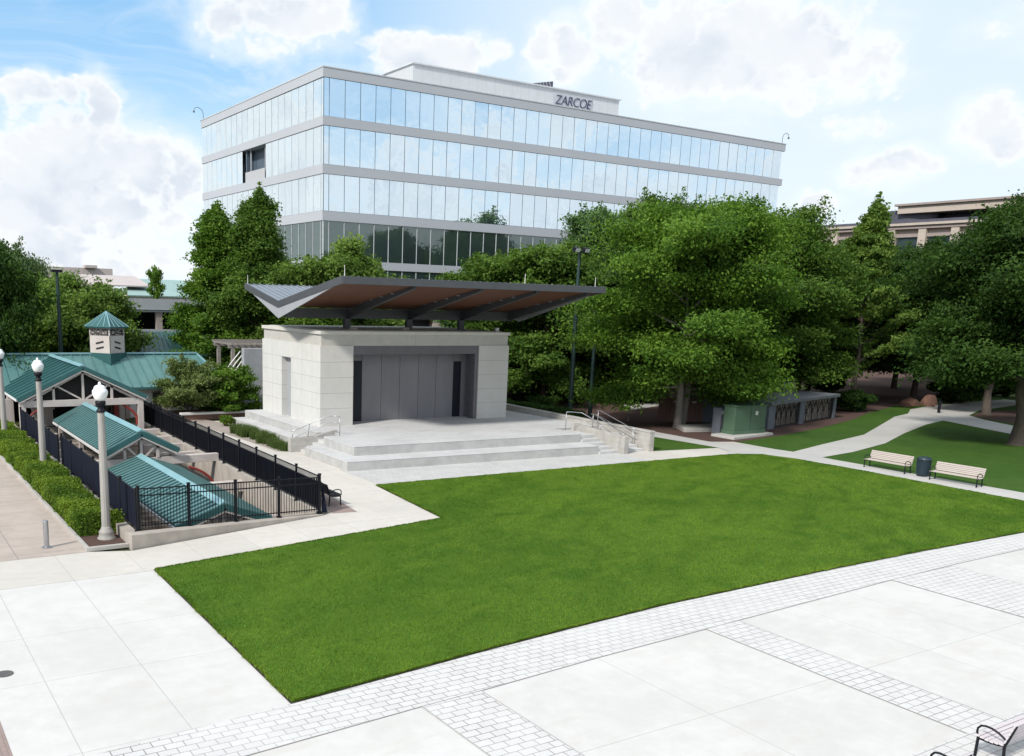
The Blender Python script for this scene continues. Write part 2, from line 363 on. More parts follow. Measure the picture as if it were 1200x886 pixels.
def tree(name, label, base, H, Rr, trunk_h, leaves, mat, group=None, seed=1, shape='round', limbs=26, flat=.42, leaf=.16, stems=1,
         rise=(8,62), droop=.12, bark='bark', tr=.2, clump=.15, cat='tree', gap=.0, crown_name='crown', shoots=26):
    rng = np.random.default_rng(seed); rnd = random.Random(seed)
    root = thing(name, label, cat, base, group)
    tb = MB(); clumps = []
    def prof(t):
        if shape == 'round': return max(.12, math.sqrt(max(0,1-((t-.38)/.66)**2)))
        if shape == 'cone': return max(.05, (1-t)**.9*(.6+.4*min(1,t*5)))
        if shape == 'oval': return max(.10, math.sqrt(max(0,1-((t-.42)/.60)**2))*.95)
        if shape == 'spread': return max(.2, math.sqrt(max(0,1-((t-.55)/.62)**2)))
    def limb(p, az, el, length, r0, depth):
        pts = [Vector(p)]; d = Vector((math.cos(az)*math.cos(el), math.sin(az)*math.cos(el), math.sin(el)))
        n = 5 if depth == 0 else 3
        for i in range(n):
            d = (d + Vector((rnd.uniform(-.2,.2), rnd.uniform(-.2,.2), rnd.uniform(-.12,.12) - droop*(i/n)*(1.4 if depth==0 else .8)))).normalized()
            pts.append(pts[-1] + d*length/n)
        rr = [max(.012, r0*(1-.82*i/n)) for i in range(n+1)]
        tb.tube(pts, rr, 5 if depth == 0 else 4, caps=False)
        return pts
    stem_list = []
    for s in range(stems):
        az = 2*math.pi*s/stems + rnd.random(); spread = 0 if stems == 1 else Rr*.16
        b0 = Vector((math.cos(az)*tr*(0 if stems==1 else 1.1), math.sin(az)*tr*(0 if stems==1 else 1.1), -.1))
        pts = [b0]; top = H*.93*(1 if s == 0 else rnd.uniform(.78,.92))
        for i in range(1,8):
            z = top*i/7
            k = spread*(i/7)**.8*1.6
            pts.append(Vector((b0.x+math.cos(az)*k+rnd.uniform(-.10,.10)*Rr*.25, b0.y+math.sin(az)*k+rnd.uniform(-.10,.10)*Rr*.25, z)))
        pts[1].x *= 1; rr = [tr*1.5] + [max(.02, tr*(1-.9*i/7)) for i in range(1,8)]
        # root flare
        tb.tube([pts[0], pts[0].lerp(pts[1],.12)] + pts[1:], [tr*1.7, tr*1.12] + rr[1:], 9, caps=False)
        stem_list.append(pts)
    n_l = limbs
    for i in range(n_l):
        t = (i+.5)/n_l
        h = trunk_h + (H*.93-trunk_h)*t**.92
        pts = stem_list[i % stems]
        k = min(6.99, max(0, h/pts[-1].z*7)) if h < pts[-1].z else 6.99
        p = pts[int(k)].lerp(pts[int(k)+1], k-int(k))
        az = i*2.39996 + rnd.uniform(-.35,.35)
        el = R(rise[0] + (rise[1]-rise[0])*t**1.15 + rnd.uniform(-8,8))
        Ln = Rr*prof(t)*rnd.uniform(.80,1.12)
        if gap and rnd.random() < gap: Ln *= .62
        lp = limb(p, az, el, Ln, tr*.42*(1-.6*t)+.02, 0)
        for j in range(1 if False else 2, 6):
            f = j/5
            for sgn in (-1,1):
                if rnd.random() < .12: continue
                sl = Ln*rnd.uniform(.22,.42)*(1.15-.5*f)+.25
                sp = limb(lp[j], az+sgn*rnd.uniform(.5,1.15), el*.45+rnd.uniform(-.25,.3), sl, .03, 1)
                for q in (sp[-1], sp[-2]):
                    clumps.append((q, az, rnd.uniform(.55,1.25)*clump*Rr*(.8 if q is sp[-2] else 1)))
            clumps.append((lp[j], az, rnd.uniform(.7,1.1)*clump*Rr))
    # loose shoots that break the outline
    outer = [c for c in clumps if c[0].z > trunk_h+.25*(H-trunk_h)]
    for _ in range(shoots):
        q, a_, _r = outer[rnd.randrange(len(outer))]
        out = Vector((q.x, q.y, (q.z-H*.5)*.8)); out = out.normalized() if out.length > .1 else Vector((0,0,1))
        dv = (out*rnd.uniform(.5,1) + Vector((rnd.uniform(-.3,.3),rnd.uniform(-.3,.3),rnd.uniform(.2,.9)))).normalized()
        ln = Rr*rnd.uniform(.16,.34)
        tb.tube([q, q+dv*ln], [.02,.008], 4, caps=False)
        for k_ in range(4): clumps.append((q+dv*ln*(k_+1)/4, math.atan2(dv.y,dv.x), clump*Rr*(.55-.09*k_)))
    for s in stem_list:
        clumps.append((s[-1], 0, clump*Rr*1.0)); clumps.append((s[-1]+Vector((0,0,clump*Rr*.9)), 1, clump*Rr*.6))
    nc = len(clumps)
    cen = np.array([tuple(c[0]) for c in clumps]); az = np.array([c[1] for c in clumps]); rad = np.array([c[2] for c in clumps])
    w = rad**2; cnt = np.maximum(6,(leaves*w/w.sum()).astype(int))
    idx = np.repeat(np.arange(nc), cnt); n = len(idx)
    u = np.clip(rng.normal(size=(n,3)),-2.2,2.2)*.56
    lx = u[:,0]*1.5; ly = u[:,1]*.95; lz = u[:,2]*flat - .30*np.abs(u[:,0])**1.5*flat
    ca, sa = np.cos(az[idx]), np.sin(az[idx])
    P = cen[idx] + np.stack([(lx*ca-ly*sa),(lx*sa+ly*ca),lz],1)*rad[idx][:,None]
    outw = np.stack([ca,sa,np.zeros(n)],1)
    N = np.array([0,0,1.0])*.62 + outw*.28 + u*.35 + rng.normal(size=(n,3))*.55
    S = leaf*rng.uniform(.65,1.35,n)
    tint = np.clip(rng.random(nc)[idx]*.6 + rng.random(n)*.4, 0, 1)
    keep = P[:,2] > .25
    me = leaf_mesh(crown_name, P[keep], N[keep], S[keep], tint[keep], mat, rng)
    tb2 = MB(); tb2.v = [(v[0]+base[0],v[1]+base[1],v[2]+base[2]) for v in tb.v]; tb2.f = tb.f
    tb2.build('trunk', M[bark], root, smooth=True)
    o = bpy.data.objects.new(crown_name, me); COL.objects.link(o); o.parent = root
    return root

def tree_copy(src, label, loc, sc=(1,1,1), rz=0, mat=None, group=None):
    c = copy_tree(src); c.location = loc; c.scale = sc; c.rotation_euler = (0,0,rz); c['label'] = label
    if group: c['group'] = group
    elif 'group' in c: del c['group']
    if mat:
        for ch in c.children:
            if ch.name.startswith('crown'):
                ch.material_slots[0].link = 'OBJECT'; ch.material_slots[0].material = mat
    return c

def leaf_blob(name, pts, nrm, size, mat, parent, seed, base=(0,0,0), aspect=1.7):
    rng = np.random.default_rng(seed); n = len(pts)
    tint = np.clip(.5 + .25*np.sin(pts[:,0]*2.1+pts[:,1]*1.3)+rng.normal(size=n)*.25,0,1)
    me = leaf_mesh(name, pts-np.array(base), nrm + rng.normal(size=(n,3))*.5, size*rng.uniform(.6,1.4,n), tint, mat, rng, aspect)
    o = bpy.data.objects.new(name, me); COL.objects.link(o)
    if parent: o.parent = parent
    else: o.location = base
    return o

def shrub(label, loc, rx, ry, h, n, mat, seed, name='shrub', group=None, leaf=.08, lumps=14):
    rng = np.random.default_rng(seed); root = thing(name, label, 'shrub', loc, group)
    cs = rng.normal(size=(lumps,3)); cs /= np.linalg.norm(cs,axis=1,keepdims=True); cs *= rng.random((lumps,1))**.4*.72
    cs = cs*np.array([rx,ry,h*.45]) + np.array([0,0,h*.5]); rr = rng.uniform(.28,.5,lumps)
    idx = rng.integers(0,lumps,n); u = rng.normal(size=(n,3)); u /= np.linalg.norm(u,axis=1,keepdims=True)
    P = cs[idx] + u*rr[idx][:,None]*np.array([rx,ry,h*.5])*(rng.random((n,1))**.35)
    N = u*.7 + np.array([0,0,.5]); k = P[:,2] > .02
    tint = np.clip(rng.random(lumps)[idx]*.5 + rng.random(n)*.5,0,1)
    me = leaf_mesh('foliage', P[k], N[k] + rng.normal(size=(k.sum(),3))*.45, leaf*rng.uniform(.6,1.4,k.sum()), tint[k], mat, rng)
    o = bpy.data.objects.new('foliage', me); COL.objects.link(o); o.parent = root
    sb = MB()
    for i in range(7):
        c = cs[i % lumps]; sb.tube([(loc[0]+c[0]*.1,loc[1]+c[1]*.1,loc[2]),(loc[0]+c[0]*.5,loc[1]+c[1]*.5,loc[2]+c[2]*.55),(loc[0]+c[0],loc[1]+c[1],loc[2]+c[2])],[.04,.03,.012],5)
    sb.build('stem', M['bark'], root)
    return root

# ------------------------------------------------------------------ camera, sky, sun
H_CAM = 8.3
cam = bpy.data.cameras.new('camera'); camo = bpy.data.objects.new('camera', cam); COL.objects.link(camo)
yaw, pitch, roll = .55632592, -.214495697, .0285751382
fw = Vector((math.sin(yaw)*math.cos(pitch), math.cos(yaw)*math.cos(pitch), math.sin(pitch)))
rt = Vector((math.cos(yaw), -math.sin(yaw), 0)); up = rt.cross(fw)
rt2 = rt*math.cos(roll) + up*math.sin(roll); up2 = -rt*math.sin(roll) + up*math.cos(roll)
camo.matrix_world = Matrix(((rt2.x,up2.x,-fw.x,0),(rt2.y,up2.y,-fw.y,0),(rt2.z,up2.z,-fw.z,H_CAM),(0,0,0,1)))
cam.sensor_width = 36; cam.lens = 1093.51242/1200*36
cam.shift_x = (600-498.708)/1200; cam.shift_y = (589.364-443)/1200
cam.clip_start = .1; cam.clip_end = 5000
scene.camera = camo

SUN_AZ, SUN_EL = math.atan2(-.92,-.36), R(41)
sun_dir = Vector((math.sin(SUN_AZ)*math.cos(SUN_EL), math.cos(SUN_AZ)*math.cos(SUN_EL), math.sin(SUN_EL)))
sl = bpy.data.lights.new('sun','SUN'); sl.energy = 2.9; sl.angle = R(6.0); sl.color = (1,.96,.90)
so = bpy.data.objects.new('sun', sl); COL.objects.link(so); so.rotation_euler = sun_dir.to_track_quat('Z','Y').to_euler(); so.location = (0,0,60)

def make_world():
    w = bpy.data.worlds.new('World'); scene.world = w; w.use_nodes = True
    nt = w.node_tree; nt.nodes.clear(); t = NT(nt)
    sky = t.n('ShaderNodeTexSky', sky_type='NISHITA', sun_disc=False)
    sky.sun_elevation = SUN_EL; sky.sun_rotation = SUN_AZ; sky.air_density = 1.0; sky.dust_density = .6; sky.ozone_density = 2.2
    d = t.n('ShaderNodeTexCoord').outputs['Generated']
    blobs = [(0.2066,0.9741,0.0916,0.1180,0.0800,1),(0.1722,0.9692,0.1758,0.0360,0.0190,.9),(0.2206,0.9599,0.1700,0.0240,0.0320,1),(0.2986,0.9472,0.1100,0.0340,0.0450,.95),
     (0.3789,0.8913,0.2580,0.0780,0.0420,1),(0.5042,0.8323,0.2304,0.0701,0.0264,1),(0.6013,0.7639,0.2342,0.0380,0.0370,1),(0.7349,0.6374,0.2316,0.1374,0.0628,.98),
     (0.6381,0.7236,0.2631,0.0399,0.0336,.95),(0.7873,0.5758,0.2206,0.0536,0.0383,.95),(0.8307,0.5413,0.1304,0.0583,0.0233,.9),(0.8663,0.4737,0.1586,0.0442,0.0332,.9),
     (0.2084,0.9775,0.0323,0.1417,0.0200,.9),(0.7981,0.5939,0.1019,0.0323,0.0161,.85),(0.66,0.72,0.07,0.30,0.03,.72),(0.80,0.56,0.17,0.10,0.02,.42),(0.45,0.86,0.235,0.05,0.02,.45),(0.86,0.45,0.235,0.10,0.025,.45)]
    wn_ = t.n('ShaderNodeTexNoise', i={'Vector':d,'Scale':9.0,'Detail':4.0,'Roughness':.6}).outputs['Color']
    dw = t.vm('ADD', d, t.scaled(t.vm('SUBTRACT', wn_, (.5,.5,.5)), (.10,.10,.06)))
    def field(vec):
        out = None
        for x,y,z,rx,rz,s in blobs:
            q = t.vm('MULTIPLY', t.vm('SUBTRACT', dw, (x,y,z)), (1/rx,1/rx,1/rz))
            k = t.ramp(t.vm('LENGTH', q), 0.30, 1.62, s, 0.0)
            out = k if out is None else t.math('MAXIMUM', out, k)
        # general cloud cover away from the placed masses
        g = t.noise(t.scaled(vec,(2.2,2.2,4.2)), 1.35, 3, .5)
        f = t.vm('DOT_PRODUCT', vec, tuple(fw))
        away = t.ramp(f, .62, .80, 1, 0)
        g = t.math('MULTIPLY', t.ramp(g, .30, .56), away)
        return t.math('MAXIMUM', out, t.math('MULTIPLY', g, .85))
    v = t.scaled(d, (1,1,1.3))
    def low(vec): return t.noise(vec, 11, 4.0, .55, .2)
    warp = t.n('ShaderNodeTexNoise', i={'Vector':v,'Scale':24.0,'Detail':3.0}).outputs['Color']
    wv = t.vm('ADD', v, t.scaled(warp, (.035,.035,.035)))
    vo = t.n('ShaderNodeTexVoronoi', feature='SMOOTH_F1', i={'Vector': wv, 'Scale':24.0, 'Smoothness':.25, 'Detail':2.0, 'Roughness':.6, 'Lacunarity':2.3})
    puff = t.math('SUBTRACT', .62, vo.outputs['Distance'])
    n1 = t.noise(v, 11, 9, .58, .2)
    det = t.math('ADD', t.math('MULTIPLY', t.math('SUBTRACT', n1, .5), 1.15), t.math('MULTIPLY', puff, .46))
    fld = field(d)
    d0 = t.math('ADD', fld, det)
    alpha = t.ramp(d0, .38, .66)
    depth = t.ramp(d0, .6, 1.45)
    dl = t.math('SUBTRACT', low(t.vm('ADD', v, (-.020,-.008,.034))), low(v))
    rim = t.ramp(dl, -.10, .20)
    cell = t.ramp(puff, .10, .50, 1, 0)
    shade = t.math('ADD', t.math('MULTIPLY', rim, .44), t.math('MULTIPLY', depth, .16))
    shade = t.math('ADD', shade, t.math('MULTIPLY', cell, .30))
    shade = t.math('MULTIPLY', shade, t.ramp(d0, .45, .8), clamp=True)
    soft = t.ramp(t.math('ADD', fld, t.math('MULTIPLY', t.math('SUBTRACT', t.noise(t.scaled(d,(1,1,2.4)), 7, 6, .6, .6), .5), 1.5)), .10, .85)
    K = 10.0
    cloud = t.mix(shade, (.725*K,.735*K,.745*K), (.46*K,.52*K,.60*K))
    sep = t.n('ShaderNodeSeparateXYZ', i={0:d}); el = sep.outputs[2]
    base = t.mix(t.ramp(el, .03, .30), (.60*K,.70*K,.77*K), (.15*K,.40*K,.66*K))
    skyc = t.mix(.72, t.mix(1.0, sky.outputs[0], (1.2,1.3,1.4), 'MULTIPLY'), base)
    # thin veil of high cloud
    vv = t.vm('ADD', t.scaled(d, (1,1,5.0)), t.scaled(t.n('ShaderNodeTexNoise', i={'Vector':d,'Scale':3.0,'Detail':3.0}).outputs['Color'], (.5,.5,.5)))
    veil = t.ramp(t.noise(vv, 2.6, 6, .62, .8), .40, .72)
    side = t.ramp(t.vm('DOT_PRODUCT', d, tuple(rt)), -.22, .16)
    veil = t.math('MAXIMUM', t.math('MULTIPLY', veil, .72), t.math('MULTIPLY', t.math('MULTIPLY', side, .84), t.ramp(t.vm('DOT_PRODUCT', d, tuple(fw)), .55, .75)))
    lowv = t.math('MAXIMUM', t.ramp(el, .0, .11, .86, 0), t.math('MULTIPLY', t.ramp(t.vm('DOT_PRODUCT', d, tuple(fw)), .40, .70, 1, 0), .26))
    veil = t.math('MAXIMUM', veil, lowv)
    col = t.mix(veil, skyc, (.60*K,.67*K,.72*K))
    col = t.mix(t.math('MULTIPLY', soft, .58), col, (.70*K,.735*K,.765*K))
    col = t.mix(alpha, col, cloud)
    below = t.math('LESS_THAN', el, -.005)
    col = t.mix(below, col, (.25*K,.28*K,.25*K))
    w.cycles.sampling_method = 'MANUAL'; w.cycles.sample_map_resolution = 256
    bg = t.n('ShaderNodeBackground', i={0:col, 1:.1})
    t.n('ShaderNodeOutputWorld', i={0:bg.outputs[0]})
make_world()
vs = scene.view_settings
scene.display_settings.display_device = 'sRGB'
vs.view_transform = 'Standard'; vs.look = 'None'; vs.gamma = 1; vs.exposure = 0.51; vs.use_curve_mapping = False
scene.cycles.max_bounces = 6; scene.cycles.diffuse_bounces = 3; scene.cycles.glossy_bounces = 3; scene.cycles.transmission_bounces = 3
scene.cycles.use_denoising = True; scene.cycles.caustics_reflective = False; scene.cycles.caustics_refractive = False

# ------------------------------------------------------------------ ground
def ground_sheet(name, poly, z, mat, kind='structure'):
    return struct(MB().sheet(poly, z).build(name, M[mat]), kind)
PIT = (7.6, 15.6, 31.2, 61.0)
g = MB(); BIG = 1500
x0,x1,y0,y1 = PIT
for a in ((-BIG,x0,-BIG,BIG),(x1,BIG,-BIG,BIG),(x0,x1,-BIG,y0),(x0,x1,y1,BIG)):
    g.sheet([(a[0],a[2]),(a[1],a[2]),(a[1],a[3]),(a[0],a[3])], -.05)
struct(g.build('ground', M['earth']))
ground_sheet('plaza_paving', [(-60,-40),(90,-40),(90,27.52),(-60,27.52)], 0, 'plaza')
ground_sheet('walkway', [(-60,27.52),(48,27.52),(48,47),(39.6,47),(39.6,60),(15.9,60),(15.6,32.25),(15.2,32.0),(7.45,30.05),(6.15,30.5),(-60,30.5)], .004, 'walk')
ground_sheet('tan_pavement', [(-60,30.5),(6.15,30.5),(6.15,62),(-60,62)], .008, 'tan')
# paver bands
low = [(-3,14.6),(5.66,15.06),(9.65,15.36),(11.2,15.44),(14.8,15.72),(18.74,15.92),(20.1,16.0),(27.5,16.38),(31.6,16.52),(36,16.55),(48,16.3)]
upb = [(48,17.5),(45.4,17.68),(38.93,17.94),(32.2,18.07),(26.4,18.05),(19.35,17.9),(15.59,17.62),(12.39,17.33),(9.63,17.03),(7.31,16.78),(5.0,16.55),(-3,15.9)]
ground_sheet('paver_band', low+upb, .006, 'paver')
for xa, xb, yt in ((9.60,11.16,15.38),(18.72,20.06,15.94),(27.7,31.2,16.4)):
    ground_sheet('paver_strip', [(xa,-30),(xb,-30),(xb,yt+.06),(xa,yt-.0)], .010, 'paver')
ground_sheet('near_paver_band', [(11.16,5.6),(18.72,5.6),(18.72,9.06),(11.16,9.06)], .014, 'paver'); ground_sheet('near_paver_band', [(20.06,5.6),(60,5.6),(60,9.06),(20.06,9.06)], .014, 'paver')
for xa, xb, yt in ((9.60,11.16,15.38),(18.72,20.06,15.94),(27.7,31.2,16.4)):
    for x in (xa, xb): ground_sheet('paving_joint', [(x-.012,-30),(x+.012,-30),(x+.012,yt),(x-.012,yt)], .016, 'joint')
for (xa,ya),(xb,yb) in zip(low[:-1],low[1:]): ground_sheet('paving_joint', [(xa,ya-.012),(xb,yb-.012),(xb,yb+.012),(xa,ya+.012)], .0165, 'joint')
ground_sheet('brick_strip', [(-5,-30),(1.95,-30),(1.95,18.7),(-5,18.7)], .006, 'brickpave')
ground_sheet('stage_paver_strip', [(20.2,36.42),(37.2,36.42),(37.2,40.6),(20.2,40.6)], .010, 'paver_fine')
# lawn with a dark soil edge
lawn = [(7.50,27.55),(7.31,16.80),(9.63,17.05),(12.39,17.36),(15.59,17.65),(19.35,17.93),(26.4,18.08),(32.2,18.09),(38.93,17.96),(45.3,17.7),
        (45.42,21.2),(45.5,25),(45.62,30.0),(45.45,33.6),(44.9,35.4),(43.6,36.0),(42.4,36.15),(37,36.22),(27.6,36.34),(20.0,36.36),(19.25,29.6)]
cx = sum(p[0] for p in lawn)/len(lawn); cy = sum(p[1] for p in lawn)/len(lawn)
def grow(poly, k):
    out = []
    n = len(poly)
    for i in range(n):
        a,b,c = Vector(poly[i-1]),Vector(poly[i]),Vector(poly[(i+1)%n])
        e1=(b-a).normalized(); e2=(c-b).normalized(); nn=Vector((e1.y,-e1.x))+Vector((e2.y,-e2.x)); nn.normalize()
        out.append(tuple(b+nn*k/max(.35,nn.dot(Vector((e1.y,-e1.x))))))
    return out
ground_sheet('lawn_edge_soil', grow(lawn,.055), .014, 'soil')
struct(MB().prism(lawn, .0, .045).build('lawn', M['lawn']))
# real blades over the turf, thickest along its edges
def blades(name, poly, z, n, h, mat, seed, ymax=None, edge_n=0):
    rng = np.random.default_rng(seed); P2 = np.array(poly)
    lo, hi = P2.min(0), P2.max(0)
    Q = rng.uniform(lo, hi, (n,2)); x, y = Q[:,0], Q[:,1]; ins = np.zeros(n,bool)
    for i in range(len(P2)):
        (xa,ya),(xb,yb) = P2[i-1],P2[i]
        c = (ya > y) != (yb > y)
        with np.errstate(divide='ignore', invalid='ignore'):
            ins ^= c & (x < (xb-xa)*(y-ya)/(yb-ya)+xa)
    Q = Q[ins]
    if edge_n:
        seg = np.array([np.hypot(*(P2[i]-P2[i-1])) for i in range(len(P2))]); pick = rng.choice(len(P2), edge_n, p=seg/seg.sum()); f = rng.random((edge_n,1))
        E_ = P2[pick-1]*(1-f)+P2[pick]*f; wob = .035*np.sin(E_[:,0]*5.1+E_[:,1]*3.3)+.02*np.sin(E_[:,0]*13+E_[:,1]*17)
        cen = P2.mean(0); d_ = E_-cen; d_ /= np.linalg.norm(d_,axis=1,keepdims=True)
        Q = np.concatenate([Q, E_+d_*(wob[:,None]+rng.normal(size=(edge_n,1))*.025-.005)])
    n = len(Q); az = rng.uniform(0,6.283,n); ln = h*rng.uniform(.6,1.3,n); lean = rng.uniform(.2,.9,n)*ln
    w = .011*rng.uniform(.7,1.5,n)
    b0 = np.stack([Q[:,0],Q[:,1],np.full(n,z)],1); sd = np.stack([-np.sin(az),np.cos(az),np.zeros(n)],1)*w[:,None]
    tip = b0+np.stack([np.cos(az)*lean,np.sin(az)*lean,ln],1)
    V_ = np.stack([b0-sd,b0+sd,tip],1).astype(np.float32)
    me = bpy.data.meshes.new(name); me.vertices.add(n*3); me.loops.add(n*3); me.polygons.add(n)
    me.vertices.foreach_set('co', V_.reshape(-1)); me.loops.foreach_set('vertex_index', np.arange(n*3,dtype=np.int32)); me.polygons.foreach_set('loop_start', np.arange(0,n*3,3,dtype=np.int32)); me.update(calc_edges=True)
    def vno(x, y):
        g_ = rng.random((256,256)); xi = np.floor(x).astype(int); yi = np.floor(y).astype(int); fx_ = x-xi; fy_ = y-yi
        fx_ = fx_*fx_*(3-2*fx_); fy_ = fy_*fy_*(3-2*fy_); A_ = lambda i,j: g_[(xi+i)%256,(yi+j)%256]
        return (A_(0,0)*(1-fx_)+A_(1,0)*fx_)*(1-fy_)+(A_(0,1)*(1-fx_)+A_(1,1)*fx_)*fy_
    ux = Q[:,0]*.85+Q[:,1]*.52; uy = -Q[:,0]*.52+Q[:,1]*.85
    wx = ux+1.2*vno(ux*.8,uy*.8); wy = uy+1.0*vno(ux*.9+7,uy*.9)
    pn = .36*vno(wx*.55,wy*1.25)+.34*vno(wx*1.3,wy*3.0)+.30*vno(ux*.18+3,uy*.25)
    pn = np.clip((pn-.5)*2.1+.5,0,1)
    at = me.attributes.new('tint','FLOAT','POINT'); at.data.foreach_set('value', np.repeat(np.clip(pn*.80+rng.random(n)*.28-.03,0,1),3).astype(np.float32))
    me.materials.append(mat); o = bpy.data.objects.new(name, me); COL.objects.link(o); return struct(o,'stuff')
blades('turf_blades', lawn, .035, 620000, .045, L['turf'], 77, edge_n=50000)
# park to the right
ground_sheet('park_grass', [(47.7,8),(160,8),(160,62),(47.7,62)], .012, 'park')
ground_sheet('mulch_bed', [(46.1,40.4),(48.2,39.6),(50.1,40.0),(53.5,40.6),(59.5,42.1),(67,44.6),(73,47.2),(90,53),(130,60),(130,120),(39.9,120),(39.9,39.2),(44.2,43.4),(44.4,47),(46.1,47)], .020, 'mulch')
ground_sheet('mulch_bed', [(80.4,42.6),(78.6,39.4),(77.4,36.4),(79,33.5),(84,33),(95,36),(95,42.5),(86,44.6)], .020, 'mulch')
ground_sheet('grass_triangle', [(39.75,38.95),(44.62,38.36),(44.15,43.4),(39.75,42.6)], .016, 'park')
ground_sheet('side_path', [(45.5,10),(47.62,10),(47.75,22.3),(47.62,26.5),(47.45,31.1),(47.85,35.2),(47.5,37.0),(47.29,38.75),(46.1,40.4),(46.05,58),(44.2,58),(44.2,43.4),(44.66,38.34),(44.1,37.1),(43.2,36.4),(44.9,35.6),(45.5,33.8),(45.66,30)], .024, 'walk2')
ground_sheet('cross_path', [(47.5,33.3),(51.45,33.91),(57,35.4),(63.3,37.99),(70,40.4),(74.2,41.5),(70.6,33.8),(66,24),(69.5,24),(75.9,36.2),(78.4,40.5),(80.5,42.9),(86,44.9),(100,47),(100,50),(86,49.0),(79.7,47.6),(76.1,45.6),(72.6,44.6),(66.9,41.97),(59.5,38.6),(52.5,36.75),(47.8,35.4)], .028, 'walk2')
ground_sheet('back_path', [(54,55.5),(60.6,57.8),(68.5,71),(63.5,71)], .030, 'walk2')
ground_sheet('gravel_bed', [(19.6,46.9),(20.45,47.0),(20.85,58.2),(20.2,61),(18.9,61)], .016, 'bed')
ground_sheet('hedge_bed', [(6.2,30.62),(7.45,30.62),(7.75,62),(6.05,62)], .07, 'mulch')
ground_sheet('bench_brick_pad', [(15.75,32.2),(16.75,32.05),(17.2,36.0),(16.0,36.2)], .012, 'brickpave')
k = MB()
k.box(6.10,6.22,30.5,62,0,.14); k.box(6.22,7.46,30.5,30.64,0,.14)
struct(k.build('bed_kerb', M['retain'], bevel=.01))
o = MB().lathe([(.19,0),(.19,.012),(.175,.014),(.0,.014)], (0,0,0), 20).build('manhole_cover', M['iron'], None, (0,0,0))
o.location = (2.36,21.12,.001); tag(o, 'small round cast iron cover set in the white paving', 'manhole cover')

# ------------------------------------------------------------------ stage building
ST = thing('stage_building', 'pale stone open air stage with butterfly canopy roof and stepped podium', 'stage', (23.05,41,0))
def P(name, mb, mat, parent=None, label=None, **kw):
    o = mb.build(name, M[mat], parent or ST, **kw)
    if label: o['label'] = label
    return o
ZL, ZU = .475, .95
# lower and upper tier (floors slightly proud of the risers)
def tier(name, poly_r, z0, z1):
    o = P(name, MB().prism(poly_r, z0, z1-.03), 'riser'); P('tread', MB().prism(grow(poly_r,.012), z1-.03, z1), 'stage', o, bevel=.008)
tier('podium_tier', [(20.35,40.05),(35.45,39.35),(35.9,39.35),(35.9,57.7),(21.0,57.7),(21.0,46.7),(21.75,46.7),(21.75,45.0),(20.35,45.0)], 0, ZL)
tier('podium_tier', [(21.45,41.45),(35.9,40.9),(35.9,43.4),(39.30,43.4),(38.66,57.7),(21.85,57.7),(21.85,46.7),(22.75,46.7),(22.75,45.0),(21.45,45.0)], ZL-.03, ZU)
# left steps, going down towards -x
for i in range(6):
    x = 20.72 + .34*i
    if i < 5: P('step', MB().box(x, 22.74, 45.0+.002*i, 46.34, .158*i, .158*(i+1)), 'stage', bevel=.006)
P('cheek_wall', MB().prism([(20.1,46.34),(22.6,46.34),(22.6,46.69),(20.1,46.69)], 0, .78), 'retain', bevel=.01)
P('cheek_wall', MB().prism([(21.6,46.345),(22.9,46.345),(22.9,46.685),(21.6,46.685)], .7, [.80,1.12,1.12,.80]), 'retain')
# right steps, going down towards the lawn, in two flights
for xa, xb in ((35.9,37.28),(37.62,39.24)):
    for i in range(5):
        y = 39.2 + .52*i
        P('step', MB().box(xa+.001, xb, y, 43.39, .158*i, .158*(i+1)), 'stage', bevel=.006)
P('cheek_wall', MB().prism([(37.28,38.75),(37.62,38.75),(37.62,43.4),(37.28,43.4)], 0, [1.02,1.02,1.22,1.22]), 'retain', bevel=.01)
# main block: walls with a deep opening towards the lawn
WT = 5.56
P('side_wall', MB().box(23.05,23.6,48.90,53.03,ZU+.001,WT).box(23.05,23.6,54.45,57.6,ZU+.001,WT).box(23.05,23.6,53.03,54.45,4.62,WT), 'block_l', label='left limestone wall with a tall slot doorway')
P('front_pier', MB().box(23.052,25.16,48.858,50.6,ZU,WT-.002), 'block_f')
P('front_pier', MB().box(34.04,36.35,48.86,50.6,ZU,WT), 'block_f')
P('side_wall', MB().box(35.8,36.352,50.6,57.6,ZU,WT), 'block_f')
P('back_wall', MB().box(23.6,35.8,57.2,57.6,ZU,WT), 'block_f')
sd = P('slot_door', MB().box(23.40,23.46,53.03,54.45,ZU,4.62), 'steel_l', label='narrow grey door in the left wall slot')
P('door_leaf', MB().box(23.385,23.40,53.08,53.62,ZU,4.55), 'sand', sd)
P('parapet_band', MB().box(23.13,36.28,48.93,57.5,WT,6.20), 'parapet')
P('roof_coping', MB().box(23.02,36.38,48.80,57.65,6.20,6.40), 'coping', bevel=.02)
P('roof_deck', MB().box(23.4,36.0,49.2,57.25,6.40,6.43), 'coping')
# stage opening lining
YB = 50.25
P('opening_frame', MB().box(25.162,34.04,48.95,49.35,5.05,WT-.002).box(25.162,25.19,48.95,49.35,ZU,5.05).box(33.80,34.038,48.95,49.35,ZU,5.05), 'frame', bevel=.01)
P('opening_frame', MB().box(25.165,34.03,49.352,YB+.4,5.25,WT-.004), 'frame')
P('jamb_panel', MB().box(34.0,34.037,49.352,YB,ZU,5.25), 'frame')
P('jamb_panel', MB().box(25.163,25.2,49.352,YB,ZU,5.25), 'frame')
xs = [26.46,27.8,29.1,30.45,31.75,33.05]
for a,b in zip(xs[:-1],xs[1:]): P('back_panel', MB().box(a+.012,b-.012,YB,YB+.08,ZU,4.98), 'panel')
P('back_panel', MB().box(33.66,34.03,YB,YB+.08,ZU,5.2), 'panel')
P('back_panel', MB().box(33.06,33.65,YB,YB+.08,4.5,4.98), 'panel')
